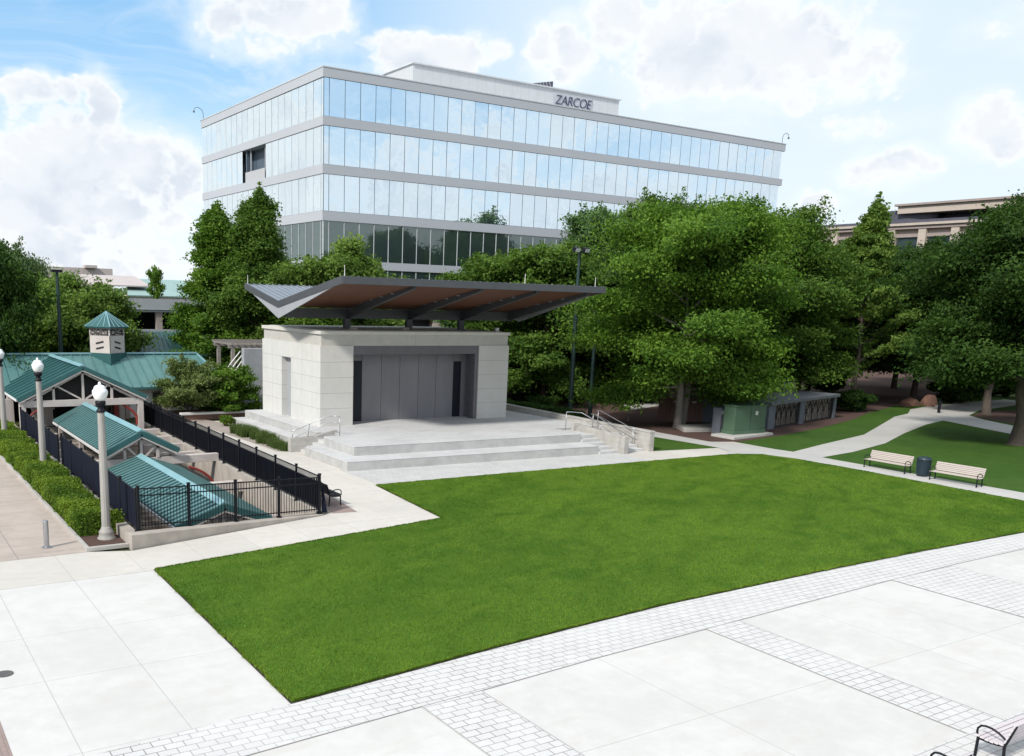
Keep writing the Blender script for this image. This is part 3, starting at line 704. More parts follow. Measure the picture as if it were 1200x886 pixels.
P('back_panel', MB().box(25.34,33.655,YB+.002,YB+.078,4.985,5.25), 'panel')
P('back_panel', MB().box(25.36,26.445,YB+.004,YB+.08,4.605,4.98), 'panel')
P('back_panel', MB().box(25.36,25.64,YB+.004,YB+.08,ZU,4.6), 'panel')
P('stage_door', MB().box(25.65,26.44,YB+.02,YB+.07,ZU,4.6), 'door', label='dark navy door left of the grey panels')
P('stage_door', MB().box(33.06,33.65,YB+.03,YB+.07,ZU,4.5), 'door', label='dark navy door right of the grey panels')
P('backing_wall', MB().box(25.17,34.03,YB+.1,YB+.3,ZU,5.24), 'dark')
# roof kit
for x,y in ((25.4,49.35),(28.9,49.35)): P('roof_floodlight', MB().box(x-.22,x+.22,y-.1,y+.1,6.44,6.62), 'timber', bevel=.02)
P('roof_floodlight', MB().box(35.6,35.85,49.3,49.5,6.44,6.66), 'white', bevel=.02)
# butterfly canopy
CX0, CX1 = 21.7, 39.1; YF, YV, YK = 43.35, 51.6, 56.8
ZF, ZV, ZK = 9.30, 7.92, 8.92
cano = P('canopy', MB().slab((CX0,YF,ZF),(CX1,YF,ZF+.02),(CX1,YV,ZV),(CX0,YV,ZV),.10).slab((CX0,YV,ZV),(CX1,YV,ZV),(CX1,YK,ZK),(CX0,YK,ZK),.10), 'metalroof')
sm = MB()
x = CX0+.05
while x < CX1:
    sm.bar((x,YF+.02,ZF+.03),(x,YV,ZV+.03),.04,.06).bar((x,YV,ZV+.03),(x,YK-.02,ZK+.03),.05,.07); x += .42
P('standing_seam', sm, 'metalroof', cano)
P('fascia', MB().box(CX0-.08,CX1+.08,YF-.12,YF-.0,ZF-.34,ZF+.04), 'steel', cano, bevel=.01)
P('fascia', MB().box(CX0-.08,CX1+.08,YK,YK+.12,ZK-.30,ZK+.05), 'steel', cano, bevel=.01)
for xx,s in ((CX0,-1),(CX1,1)):
    a = (xx-.09 if s<0 else xx+.002); b = (xx-.002 if s<0 else xx+.09)
    f = MB()
    for (ya,za,yb,zb) in ((YF,ZF,YV,ZV),(YV,ZV,YK,ZK)):
        f.add([(a,ya,za-.32),(b,ya,za-.32),(b,yb,zb-.32),(a,yb,zb-.32),(a,ya,za+.06),(b,ya,za+.06),(b,yb,zb+.06),(a,yb,zb+.06)],[(0,3,2,1),(4,5,6,7),(0,1,5,4),(1,2,6,5),(2,3,7,6),(3,0,4,7)])
    P('fascia', f, 'steel', cano)
    # deep tapered gable plate under the fascia
    a2 = a+.03 if s<0 else a-.02; b2 = a2+.05
    gp = MB()
    pr_ = [(YF+1.2,ZF-.52),(YV,ZV-.92),(YK-1.0,ZK-.50),(YK-.6,ZK-.30),(YV,ZV-.30),(YF+.5,ZF-.36)]
    n=len(pr_); gp.add([(a2,y,z) for y,z in pr_]+[(b2,y,z) for y,z in pr_],[tuple(range(n)),tuple(range(2*n-1,n-1,-1))]+[(i,n+i,n+(i+1)%n,(i+1)%n) for i in range(n)])
    P('gable_plate', gp, 'steel_l', cano)
so_ = MB().slab((CX0+.05,YF+.05,ZF-.20),(CX1-.05,YF+.05,ZF-.20),(CX1-.05,YV,ZV-.18),(CX0+.05,YV,ZV-.18),.05).slab((CX0+.05,YV,ZV-.18),(CX1-.05,YV,ZV-.18),(CX1-.05,YK-.05,ZK-.2),(CX0+.05,YK-.05,ZK-.2),.05)
sof = P('soffit', so_, 'wood', cano)
bd = MB(); nb = 34
for i in range(nb):
    f = (i+.5)/nb; y = YF+.1+(YV-YF-.2)*f; z = ZF-.268+(ZV-ZF)*f*(1)+.02*f
    bd.obox(((CX0+CX1)/2,y,z),(CX1-CX0-.3,.19,.02),0,math.atan2(ZV-ZF,YV-YF))
P('soffit_board', bd, 'wood', sof)
P('valley_beam', MB().box(CX0+.4,38.5,YV-.12,YV+.12,7.05,7.62), 'steel', cano)
for bx in (26.1,30.45,34.4,38.2):
    for (ye,ze) in ((YF+.35,ZF-.34),(YK-.4,ZK-.34)):
        b = MB(); pr_ = [(YV,7.06),(YV,7.70),(ye,ze),(ye,ze-.14)]
        xa,xb = bx-.11,bx+.11
        b.add([(xa,y,z) for y,z in pr_]+[(xb,y,z) for y,z in pr_],[(0,1,2,3),(7,6,5,4),(0,4,5,1),(1,5,6,2),(2,6,7,3),(3,7,4,0)])
        P('rafter', b, 'steel', cano)
    if bx < 37: 
        q = MB().box(bx-.20,bx+.20,YV-.12,YV-.09,6.41,7.1).box(bx-.20,bx+.20,YV+.09,YV+.12,6.41,7.1).box(bx-.06,bx+.06,YV-.09,YV+.09,6.41,7.1).box(bx-.3,bx+.3,YV-.2,YV+.2,6.40,6.44)
        P('canopy_post', q, 'steel')
for x,y,z in ((21.8,43.4,9.3),(33.2,43.4,9.3),(38.45,43.4,9.3),(21.8,56.8,8.92),(36,56.8,8.92),(29,56.8,8.92)):
    P('lightning_rod', MB().tube([(x,y,z),(x,y,z+.58)],[.022,.012],6), 'white', cano)
for bx in (26.1,30.45,34.4,38.2):
    for f in (.25,.4,.55,.7):
        y = YV+(YF-YV)*f; z = 7.7+(ZF-.36-7.7)*f
        P('soffit_light', MB().obox((bx-.15,y,z-.0),(.06,.24,.06)), 'steel_l', cano)

def handrail(label, pts, posts, low=.36):
    root = thing('handrail', label, 'handrail', posts[0][0], 'stainless stage handrails')
    root_pts = pts
    MB().tube(pts, .024, 8).build('top_rail', M['inox'], root, smooth=True)
    MB().tube([(p[0],p[1],p[2]-low) for p in pts], .018, 8).build('lower_rail', M['inox'], root, smooth=True)
    for a,b in posts: MB().tube([a,b], .022, 8).build('post', M['inox'], root, smooth=True)
handrail('stainless handrail beside the left stage steps', [(20.25,46.5,1.12),(20.55,46.5,1.2),(22.0,45.9,1.92),(22.2,45.5,2.0),(22.45,45.1,2.0)],
         [((22.45,45.1,.95),(22.45,45.1,2.0)),((20.3,46.5,.78),(20.3,46.5,1.13)),((21.2,46.5,.78),(21.2,46.25,1.53))])
handrail('stainless handrail at the top of the right stage steps beside the tiers', [(36.24,42.7,2.0),(36.6,42.7,2.0),(37.2,42.4,1.95),(37.4,40.9,1.45)], [((36.24,42.7,.95),(36.24,42.7,2.0)),((37.4,40.9,1.1),(37.4,40.9,1.45))])
handrail('stainless handrail along the top of the right cheek wall', [(37.45,41.9,1.95),(37.45,41.5,1.95),(37.45,39.2,1.12),(37.45,38.95,1.05)], [((37.45,41.7,1.15),(37.45,41.7,1.95)),((37.45,39.1,1.0),(37.45,39.1,1.1))])
handrail('stainless handrail nearest the long retaining wall', [(39.1,43.3,1.95),(39.1,42.9,1.95),(39.1,40.2,1.25),(39.1,39.8,1.2)], [((39.1,43.1,.78),(39.1,43.1,1.95)),((39.1,40.0,.1),(39.1,40.0,1.22))])
rw = thing('retaining_wall', 'long low board marked concrete wall right of the stage floor', 'wall', (39.6,38.95,0))
MB().prism([(39.45,38.95),(39.8,38.95),(38.9,60),(38.55,60)],0,[1.10,1.10,1.34,1.34]).build('wall', M['retain'], rw)
MB().prism([(39.42,38.92),(39.83,38.92),(38.93,60.03),(38.52,60.03)],[1.10,1.10,1.34,1.34],[1.19,1.19,1.43,1.43]).build('coping', M['retain'], rw, bevel=.01)

# ------------------------------------------------------------------ sunken stair well with its walls, beams and roofs
PT = thing('sunken_stairwell', 'sunken concrete stairwell behind the black fences left of the stage', 'stairwell', (11.6,31,0))
def Q(name, mb, mat, parent=None, label=None, **kw):
    o = mb.build(name, M[mat], parent or PT, **kw)
    if label: o['label'] = label
    return o
Q('front_wall', MB().prism([(7.46,30.14),(15.3,32.06),(15.22,32.42),(7.82,30.6),(7.46,30.5)], -5, [.50,.03,.03,.50,.50]), 'pitwall', bevel=.012)
Q('side_wall', MB().prism([(7.46,30.5),(7.82,30.6),(8.22,61),(7.86,61)], -5, .42), 'pitwall')
Q('side_wall', MB().prism([(15.22,32.4),(15.7,32.3),(16.3,61),(15.75,61)], -5, .06), 'pitwall')
Q('floor', MB().box(7.8,16,31,50,-4.9,-4.6), 'walk2')
stp = MB()
for i in range(28): stp.box(8.1,15.7,46+.5*i,60.5,-4.6+.165*i,-4.6+.165*(i+1))
Q('stair_flight', stp, 'pitwall')
for y,z in ((56.2,.22),(53.6,.15),(51.0,.10),(48.6,.02)):
    Q('cross_beam', MB().box(8.1+.004*(56-y)/4,9.95,y-.16,y+.16,z-.42,z), 'cream', bevel=.01)
    Q('cross_beam', MB().box(13.4,15.8,y-.16,y+.16,z-.42,z), 'cream', bevel=.01)
Q('cross_beam', MB().box(8.0,15.6,44.95,45.3,.06,.44), 'cream', bevel=.01)
Q('cross_beam', MB().box(12.9,15.5,41.0,41.4,-.75,-.25), 'cream', bevel=.01)
Q('cross_beam', MB().box(13.4,15.45,36.2,36.5,-1.3,-.85), 'cream', bevel=.01)
for y in (44.8,): 
    arc = [(15.25-.0*i, y, -1.6+.0) for i in range(1)]
    pts = [(13.3+2.0*math.sin(a), y-.25, -1.5+1.5*math.cos(a)) for a in [R(18+i*9) for i in range(8)]]
    Q('red_brace', MB().tube(pts,.07,6), 'red')

def gable_roof(root, x0, x1, y0, y1, ze, zr, ribs, rib_w, rib_h, seam='teal', pan='teal'):
    pmt = pan
    xr = (x0+x1)/2
    for s,xe,nm in ((-1,x0,'roof_panel'),(1,x1,'roof_panel')):
        pan = (MB().slab((xe,y0,ze),(xr,y0,zr),(xr,y1,zr),(xe,y1,ze),.07) if s<0 else MB().slab((xr,y0,zr),(xe,y0,ze),(xe,y1,ze),(xr,y1,zr),.07))
        p = pan.build(nm, M[pmt], root)
        rb = MB(); n = int((y1-y0)/ribs)
        for i in range(n+1):
            y = y0+.03+i*(y1-y0-.06)/n
            rb.bar((xe,y,ze+rib_h/2+.01),(xr,y,zr+rib_h/2+.01),rib_w,rib_h)
        rb.build('standing_seam', M[seam], p)
        MB().bar((xe,y0,ze-.06),(xe,y1,ze-.06),.10,.12).build('eave_gutter', M['white'], p)
        d = .02
        MB().bar((xe-.03*s,y0-.04,ze-.06),(xr,y0-.04,zr-.06),.06,.24).build('barge_board', M['teal'], p)
        MB().bar((xe-.1*s,y0-.03,ze-.22),(xr,y0-.03,zr-.22),.05,.08).build('barge_trim', M['cream'], p)
    MB().add([(xr-.22,y0-.05,zr+.0+rib_h*.4),(xr,y0-.05,zr+rib_h+.09),(xr+.22,y0-.05,zr+rib_h*.4),(xr-.22,y1,zr+rib_h*.4),(xr,y1,zr+rib_h+.09),(xr+.22,y1,zr+rib_h*.4)],
             [(0,2,1),(3,4,5),(0,1,4,3),(1,2,5,4),(0,3,5,2)]).build('ridge_cap', M['teal_l'], root)
def truss(root, x0, x1, y, ze, zr, zb, web=True):
    xr = (x0+x1)/2; t = .13
    MB().bar((xr,y,zb),(xr,y,zr-.2),t,t).build('king_post', M['cream'], root)
    for s in (-1,1):
        hx = (x1-x0)/2
        MB().bar((xr+s*t,y,zb+.02),(xr+s*hx*.45,y,ze+(zr-ze)*.55-.2),t*.8,t*.7).build('truss_web', M['cream'], root)
        MB().bar((xr+s*hx*.48,y,zb),(xr+s*hx*.48,y,ze+(zr-ze)*.52-.2),t,t).build('truss_post', M['cream'], root)
        MB().bar((xr+s*hx*.95,y,ze-.24),(xr,y,zr-.26),t,.12).build('truss_chord', M['cream'], root)

c2 = thing('stair_canopy', 'middle teal ribbed gable canopy over the stairwell between the fences', 'canopy', (11.75,44.8,0), 'teal stairwell canopies')
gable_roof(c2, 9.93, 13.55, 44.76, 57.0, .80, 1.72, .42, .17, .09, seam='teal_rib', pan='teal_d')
truss(c2, 10.1, 13.4, 44.98, .78, 1.68, .44)
for x in (10.2,13.3):
    for y in (45.2,51,56.5): MB().box(x-.1,x+.1,y-.1,y+.1,-4.6,.75).build('post', M['cream'], c2)
c3 = thing('stair_canopy', 'nearest and lowest teal ribbed gable canopy behind the black picket fence', 'canopy', (11.7,33,0), 'teal stairwell canopies')
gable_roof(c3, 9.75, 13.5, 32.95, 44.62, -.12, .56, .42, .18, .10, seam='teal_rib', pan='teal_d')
truss(c3, 9.9, 13.4, 33.2, -.1, .55, -.45)
for x in (9.95,13.3):
    for y in (33.6,39,44): MB().box(x-.1,x+.1,y-.1,y+.1,-4.6,-.14).build('post', M['cream'], c3)

# ------------------------------------------------------------------ pavilion behind the stairwell
PV = thing('market_pavilion', 'cream pavilion with teal metal roofs and a small square cupola', 'pavilion', (11.7,57.2,0))
gable_roof(PV, 8.05, 15.4, 57.1, 67.0, 2.12, 3.92, .9, .05, .06)
def V(name, mb, mat, parent=None, **kw): return mb.build(name, M[mat], parent or PV, **kw)
truss(PV, 8.3, 15.15, 57.35, 2.08, 3.85, 2.0)
V('truss_beam', MB().box(8.2,15.2,57.22,57.5,1.62,2.0), 'cream', bevel=.01)
for x in (8.36,15.02):
    for y in (57.36,62,66.5):
        V('column', MB().box(x-.17,x+.17,y-.17,y+.17,-.6,2.05), 'cream', bevel=.01)
for x,s in ((8.56,1),(14.82,-1)):
    V('red_brace', MB().tube([(x,57.36,.4),(x+.04*s,57.36,.9),(x+.3*s,57.36,1.25),(x+.9*s,57.36,1.66)],.085,6), 'red')
for x in (13.2,14.1): V('red_post', MB().box(x-.13,x+.13,59.4,59.66,-.4,1.9), 'red')
V('gable_shade', MB().add([(8.9,57.9,2.0),(14.5,57.9,2.0),(11.72,57.9,3.5),(8.9,57.95,2.0),(14.5,57.95,2.0),(11.72,57.95,3.5)],[(0,1,2),(5,4,3),(0,3,4,1),(1,4,5,2),(2,5,3,0)]), 'dark')  # dark sheet standing in for the shade inside the gable
V('dark_wall', MB().box(8.6,14.9,66.2,66.4,-.4,3.3), 'dark')  # interior shade put into the dark colour of this wall
V('ticket_kiosk', MB().box(9.6,10.7,61.4,62.4,-.4,1.0).box(9.5,10.8,61.3,62.5,1.0,1.1), 'cream')
V('side_wall', MB().box(5.0,8.1,59.5,59.7,0,1.9), 'farwall')
# cross roof
YR, ZRR, YE, ZE2 = 67.0, 4.0, 63.2, 2.05
pa = V('roof_panel', MB().slab((-12,YE,ZE2),(22.9,YE,ZE2),(21.7,YR,ZRR),(-12,YR,ZRR),.07), 'teal_c')
sm = MB(); x = -11.8
while x < 22.6:
    k = 1 if x < 21.7 else max(.05,(22.9-x)/1.2)
    sm.bar((x,YE,ZE2+.035),(x,YE+(YR-YE)*k,ZE2+(ZRR-ZE2)*k+.035),.05,.07); x += .62
V('standing_seam', sm, 'teal_c', pa)
V('roof_panel', MB().slab((21.7,YR,ZRR),(-12,YR,ZRR),(-12,YR,ZRR),(21.7,YR,ZRR),.01).slab((22.9,70.8,ZE2),(-12,70.8,ZE2),(-12,YR,ZRR),(21.7,YR,ZRR),.07), 'teal')
V('roof_panel', MB().slab((22.9,YE,ZE2),(22.9,70.8,ZE2),(21.75,YR+.2,ZRR),(21.7,YR-.1,ZRR),.07), 'teal')
V('hip_cap', MB().bar((22.9,YE,ZE2+.05),(21.7,YR,ZRR+.05),.14,.08), 'teal_l')
V('ridge_cap', MB().bar((-12,YR,ZRR+.06),(21.7,YR,ZRR+.06),.34,.10), 'teal_l')
V('eave_gutter', MB().box(-12,22.95,YE-.12,YE,ZE2-.16,ZE2), 'teal')
V('eave_fascia', MB().box(15.5,22.8,YE+.3,YE+.5,ZE2-.35,ZE2-.1), 'cream')
V('rear_wall', MB().box(15.5,22.6,66.8,67,-.2,2.3), 'cream')
V('rear_wall', MB().box(15.6,17.6,63.9,64.1,-.2,1.8), 'white')
for x in (15.8,18.3,20.5,22.4): V('column', MB().box(x-.16,x+.16,63.45,63.77,-.2,1.75), 'sand_d')
V('front_wall', MB().box(-12,8.0,63.6,63.8,-.2,1.9), 'brick')
# cupola
CA = R(40); cc = (15.45,66.9)
def sq(r, z): return [(cc[0]+r*math.cos(CA+math.pi/4+k*math.pi/2), cc[1]+r*math.sin(CA+math.pi/4+k*math.pi/2), z) for k in range(4)]
def frust(r0,z0,r1,z1):
    return MB().add(sq(r0,z0)+sq(r1,z1),[(3,2,1,0),(4,5,6,7),(0,1,5,4),(1,2,6,5),(2,3,7,6),(3,0,4,7)])
cu = V('cupola', frust(1.15,3.2,1.15,5.80), 'cream')
V('cupola_base', frust(1.27,3.1,1.27,4.12), 'teal', cu)
cr = V('cupola_roof', frust(1.45,5.88,.06,6.88), 'teal', cu)
V('cupola_eave', frust(1.42,5.80,1.47,5.88), 'teal', cu)
hb = MB()
for k in range(4):
    a = sq(1.45,5.9)[k]; b = sq(1.45,5.9)[(k+1)%4]; tp = (cc[0],cc[1],6.9)
    hb.bar(a,tp,.07,.07)
    for f in (.25,.5,.75): 
        m_ = tuple(a[i]+(b[i]-a[i])*f for i in range(3)); hb.bar(m_,tp,.035,.05)
V('seam_ribs', hb, 'teal_l', cr)
fz = MB(); lv = MB()
for k in range(4):
    a = Vector(sq(1.155,0)[k]); b = Vector(sq(1.155,0)[(k+1)%4]); e = (b-a).normalized(); nrm = Vector((e.y,-e.x,0)); L0 = (b-a).length
    ang = math.atan2(e.y,e.x)
    rs = random.Random(3+k)
    for row,z in enumerate((5.63,5.42)):
        x = .10
        while x < L0-.12:
            wd = rs.choice((.05,.08,.11)); c_ = a+e*(x+wd/2)+nrm*.012
            fz.obox((c_.x,c_.y,z+rs.choice((-.03,0,.03))),(wd,.03,rs.choice((.09,.13,.15))),ang); x += wd+.045
    c_ = a+e*(L0/2)+nrm*.012
    fz.obox((c_.x,c_.y,5.72),(L0-.1,.03,.03),ang); fz.obox((c_.x,c_.y,5.33),(L0-.1,.03,.025),ang); fz.obox((c_.x,c_.y,5.525),(L0-.1,.03,.02),ang)
    for z in (4.83,4.47):
        lv.obox((c_.x,c_.y,z),(.62,.04,.10),ang,0,R(-13 if k%2 else 13))
    cb = a
    lv.obox((a.x,a.y,4.7),(.035,.035,1.15),ang)
V('lattice_frieze', fz, 'dark', cu); V('louvre_slot', lv, 'dark', cu)
# small teal roof further back
rb = thing('teal_roofed_kiosk', 'small dark teal ribbed roof behind the right end of the pavilion', 'kiosk', (24,78,0))
ro = MB().slab((20,76,3.2),(27,76,3.2),(25.6,80,5.0),(21.6,80,5.0),.1).build('roof', M['teal'], rb)
sm = MB()
for i in range(14): sm.bar((20.3+.5*i,76,3.26),(21.7+.29*i,80,5.06),.12,.08)
sm.build('standing_seam', M['teal'], ro)
MB().box(20.6,26.4,76.6,82,0,3.15).build('wall', M['sand_d'], rb)

# ------------------------------------------------------------------ fences
def fence(label, a, b, za, zb, h, bays, screen=None, pick=.11, rails=(.12,.82,.98), group='black picket fences round the stairwell', sc=(.12,.80)):
    a = Vector((*a,0)); b = Vector((*b,0)); d = b-a; Lx = d.length; e = d.normalized(); ang = math.atan2(e.y,e.x)
    root = thing('picket_fence', label, 'fence', (a.x,a.y,za), group)
    def pt(f, z): p = a+d*f; return (p.x,p.y,za+(zb-za)*f+z)
    for i in range(bays+1):
        f = i/bays; c = pt(f,0)
        MB().obox((c[0],c[1],c[2]+h*.52),(.085,.085,h*1.04),ang).obox((c[0],c[1],c[2]+h*1.05),(.11,.11,.03),ang).obox((c[0],c[1],c[2]+.02),(.16,.16,.04),ang).build('post', M['black'], root)
    for i in range(bays):
        f0, f1 = i/bays, (i+1)/bays
        m_ = MB()
        for r in rails: m_.bar(pt(f0,h*r),pt(f1,h*r),.035,.04)
        n = int(Lx/bays/pick)
        for k in range(1,n):
            f = f0+(f1-f0)*k/n
            m_.bar(pt(f,h*.06),pt(f,h*.985),.02,.02)
        pn = m_.build('fence_panel', M['black'], root)
        if screen:
            s_ = MB(); nn = Vector((e.y,-e.x,0))*screen
            g0, g1 = f0+.012/bays*1.5, f1-.012/bays*1.5
            rows = []
            for k in range(9):
                f = g0+(g1-g0)*k/8; w = .012*math.sin(k*2.3+i)
                p0 = Vector(pt(f,h*sc[0]))+nn*(.03+w); p1 = Vector(pt(f,h*sc[1]))+nn*(.03+w*.4); rows += [p0,p1]
            s_.add(rows,[(2*k,2*k+2,2*k+3,2*k+1) for k in range(8)])
            s_.build('privacy_screen', M['screen'], pn)
    return root
fence('front black picket fence on the low sloping concrete wall', (7.86,30.72), (15.17,32.22), .47, .05, 1.46, 4)
fence('left black fence with navy screen beside the clipped hedge', (7.84,30.85), (8.02,44.3), .42, .42, 1.42, 6, screen=-1, sc=(.10,.97))
fence('far left black fence with navy screen running up to the pavilion column', (8.02,45.2), (8.15,56.6), .42, .42, 1.25, 5, screen=-1, sc=(.10,.97))
fr = fence('long right black fence with navy screen between stairwell and stage', (15.27,32.4), (16.0,60.6), .05, .05, 1.46, 12, screen=1, sc=(.10,.82))
fl = MB()
rows = []
for k in range(7):
    z = .06+.95*k/6
    for j in range(4): rows.append((15.31+(.02+.05*(1-k/6))*j, 32.30-.05*j/3-.06*(1-k/6)+.02*math.sin(k+j*2), z))
fl.add(rows,[(4*k+j,4*k+j+1,4*k+j+5,4*k+j+4) for k in range(6) for j in range(3)])
fl.build('loose_screen_end', M['screen'], fr)

# ------------------------------------------------------------------ hedge
def hedge(label, x0f, x1f, y0, y1, h, n, seed, name='clipped_hedge', mat='hedge', leaf=.055):
    root = thing(name, label, 'hedge', ((x0f(y0)+x1f(y0))/2,y0,0))
    rng = np.random.default_rng(seed)
    y = rng.random(n)*(y1-y0)+y0; xa = np.array([x0f(v) for v in y]); xb = np.array([x1f(v) for v in y])
    lump = .05*np.sin(y*1.7)+.05*np.sin(y*.63+1)+.03*np.sin(y*4.1)
    face = rng.random(n); P_ = np.zeros((n,3)); N_ = np.zeros((n,3)); u = rng.random(n)
    dep = rng.random(n)**2*.14
    top = face < .5; lf = (face >= .5)&(face<.76); rg = (face>=.76)&(face<.92); en = face >= .92
    hh = h+lump
    P_[top] = np.stack([xa+(xb-xa)*u, y, hh-dep],1)[top]; N_[top] = (0,0,1)
    P_[lf] = np.stack([xa+dep, y, .05+u*(hh-.05)],1)[lf]; N_[lf] = (-1,0,.3)
    P_[rg] = np.stack([xb-dep, y, .05+u*(hh-.05)],1)[rg]; N_[rg] = (1,0,.3)
    yy = y0+dep+rng.random(n)*.03; P_[en] = np.stack([xa+(xb-xa)*u, yy, .05+rng.random(n)*(h-.05)],1)[en]; N_[en] = (0,-1,.3)
    # rounded shoulders and bumps
    P_ += rng.normal(size=(n,3))*.028
    P_[:,0] += .06*np.sin(P_[:,1]*2.7+P_[:,2]*5); 
    sh = top & ((u<.12)|(u>.88)); P_[sh,2] -= .07
    o = leaf_blob('foliage', P_, N_, leaf, L[mat], root, seed, base=tuple(root.location), aspect=1.5)
    MB().prism([(x0f(y0)+.16,y0+.14),(x1f(y0)-.16,y0+.14),(x1f(y1)-.16,y1),(x0f(y1)+.16,y1)], .02, h-.2).build('inner_twigs', M['soil'], root)
    return root
hedge('clipped green hedge along the left side of the black fence', lambda y: 6.28-.004*(y-32), lambda y: 7.42+.012*(y-32), 32.35, 58.5, .86, 90000, 5)
hedge('dark clipped hedge behind the retaining wall right of the stage', lambda y: 40.5, lambda y: 41.9, 47.5, 62, 1.25, 22000, 6, mat='deep', leaf=.09)

# ------------------------------------------------------------------ lamp posts
def lamp_post(label, loc):
    x,y,z = loc
    root = thing('street_lamp', label, 'lamp post', loc, 'globe lamp posts along the hedge')
    MB().lathe([(.30,0),(.30,.10),(.26,.13),(.24,.26),(.255,.30),(.21,.36),(.165,.44),(.15,.5)], loc, 20).build('base', M['pole'], root, smooth=True)
    MB().lathe([(.15,.5),(.135,2.5),(.115,4.36)], loc, 12).build('shaft', M['pole'], root)
    MB().lathe([(.12,4.36),(.15,4.38),(.15,4.43),(.105,4.46),(.10,4.56),(.155,4.60),(.17,4.66),(.17,4.72),(.13,4.76)], loc, 16).build('collar', M['black'], root, smooth=True)
    MB().lathe([(.13,4.74),(.19,4.82),(.235,4.93),(.25,5.02),(.245,5.08),(.215,5.115),(.20,5.13),(.185,5.19),(.14,5.24),(.07,5.265),(.045,5.28),(.05,5.32),(.03,5.36),(0,5.37)], loc, 20).build('globe', M['glow'], root, smooth=True)
    return root
lp = lamp_post('nearest globe lamp post at the front end of the hedge', (7.03,31.77,.0))
for lab,loc in (('middle globe lamp post standing behind the hedge by the fence', (7.08,43.6,0)), ('farthest globe lamp post at the left edge before the pavilion', (6.95,54.3,-.15))):
    c = copy_tree(lp); c.location = loc; c['label'] = lab

b = thing('bollard', 'single short stainless bollard on the tan pavement', 'bollard', (5.08,31.6,0))
MB().lathe([(.085,0),(.085,.90),(.078,.925),(.0,.93)], (5.08,31.6,0), 16).build('post', M['inox'], b, smooth=False)
MB().lathe([(.16,0),(.16,.03),(.10,.035),(.0,.036)], (5.08,31.6,0.009), 16).build('base_plate', M['inox'], b)

# ------------------------------------------------------------------ benches and bin
def bench(name, label, loc, rz, W, wood, group=None, back_h=.88, curved=False):
    root = thing(name, label, 'bench', (0,0,0), group)
    hw = W/2
    # local: bench faces -y, long axis x
    s_ = MB()
    for i in range(6): s_.obox((0,-.24+.088*i,.44+.012*abs(i-2.5)-.02),(W,.074,.03),0,R(-3))
    s_.build('seat', M[wood], root, bevel=.006)
    k_ = MB()
    for i in range(5):
        z = .53+.085*i; y = .26+.028*i
        k_.obox((0,y,z),(W,.026,.076),0,R(-18))
    k_.build('backrest', M[wood], root, bevel=.006)
    xs_ = (-hw+.06, hw-.06) if W < 2.2 else (-hw+.05, hw-.05)
    for x in xs_:
        MB().tube([(x,-.25,0),(x,-.24,.40)],.030,6).build('leg', M['black'], root)
        MB().tube([(x,.27,0),(x,.24,.42),(x,.30,.60),(x,.39,back_h)],[.030,.032,.030,.024],6).build('leg', M['black'], root)
        MB().tube([(x,-.26,.39),(x,-.05,.385),(x,.12,.40),(x,.25,.44)],.026,6).build('seat_support', M['black'], root)
        arc = [(x,-.25,.42),(x,-.275,.50),(x,-.27,.58),(x,-.22,.645),(x,-.13,.67),(x,-.02,.665),(x,.10,.63),(x,.20,.575),(x,.27,.52)]
        MB().tube(arc,.021,7).build('armrest', M['black'], root, smooth=True)
    if W > 2.0:
        MB().tube([(0,.26,.42),(0,.30,.60),(0,.385,back_h-.02)],.015,6).build('back_support', M['black'], root)
    root.location = loc; root.rotation_euler = (0,0,rz)
    return root
# faces -x  => local -y -> world -x : rotate -90 deg
b1 = bench('slatted_bench', 'weathered slat bench left of the dark bin beside the lawn path', (47.20,29.05,.02), R(-90), 2.42, 'benchwood', 'slat benches facing the lawn')
b2 = copy_tree(b1); b2.location = (46.98,25.22,.02); b2['label'] = 'weathered slat bench right of the dark bin beside the lawn path'; b2.rotation_euler = (0,0,R(-88))
fb = bench('metal_bench', 'black metal bench on the brick pad beside the fence corner', (16.42,34.25,.012), R(90), 1.9, 'black')
# faces +y : rotate 180
n1 = bench('plaza_bench', 'slatted bench with black loop arms cut by the right edge of the photo', (18.78,8.18,.01), R(180), 1.98, 'benchwood_l', 'benches on the near plaza')
n2 = copy_tree(n1); n2.location = (15.02,7.98,.01); n2['label'] = 'bench at the very bottom edge of which only one loop arm shows'
bn = thing('litter_bin', 'dark blue round litter bin standing between the two slat benches', 'litter bin', (47.35,27.15,.02))
q = MB().lathe([(.27,.04),(.29,.10),(.325,.78),(.335,.80),(.335,.86)], (47.35,27.15,.02), 20)
q.build('body', M['bin'], bn)
MB().lathe([(.36,.86),(.37,.90),(.33,.97),(.20,1.02),(.16,1.02),(.15,.96),(.0,.955)], (47.35,27.15,.02), 20).build('lid', M['bin'], bn)
q = MB()
for i in range(20):
    a = 2*math.pi*i/20
    q.bar((47.35+.29*math.cos(a),27.15+.29*math.sin(a),.10),(47.35+.338*math.cos(a),27.15+.338*math.sin(a),.84),.03,.02)
q.build('slat_cage', M['bin'], bn)

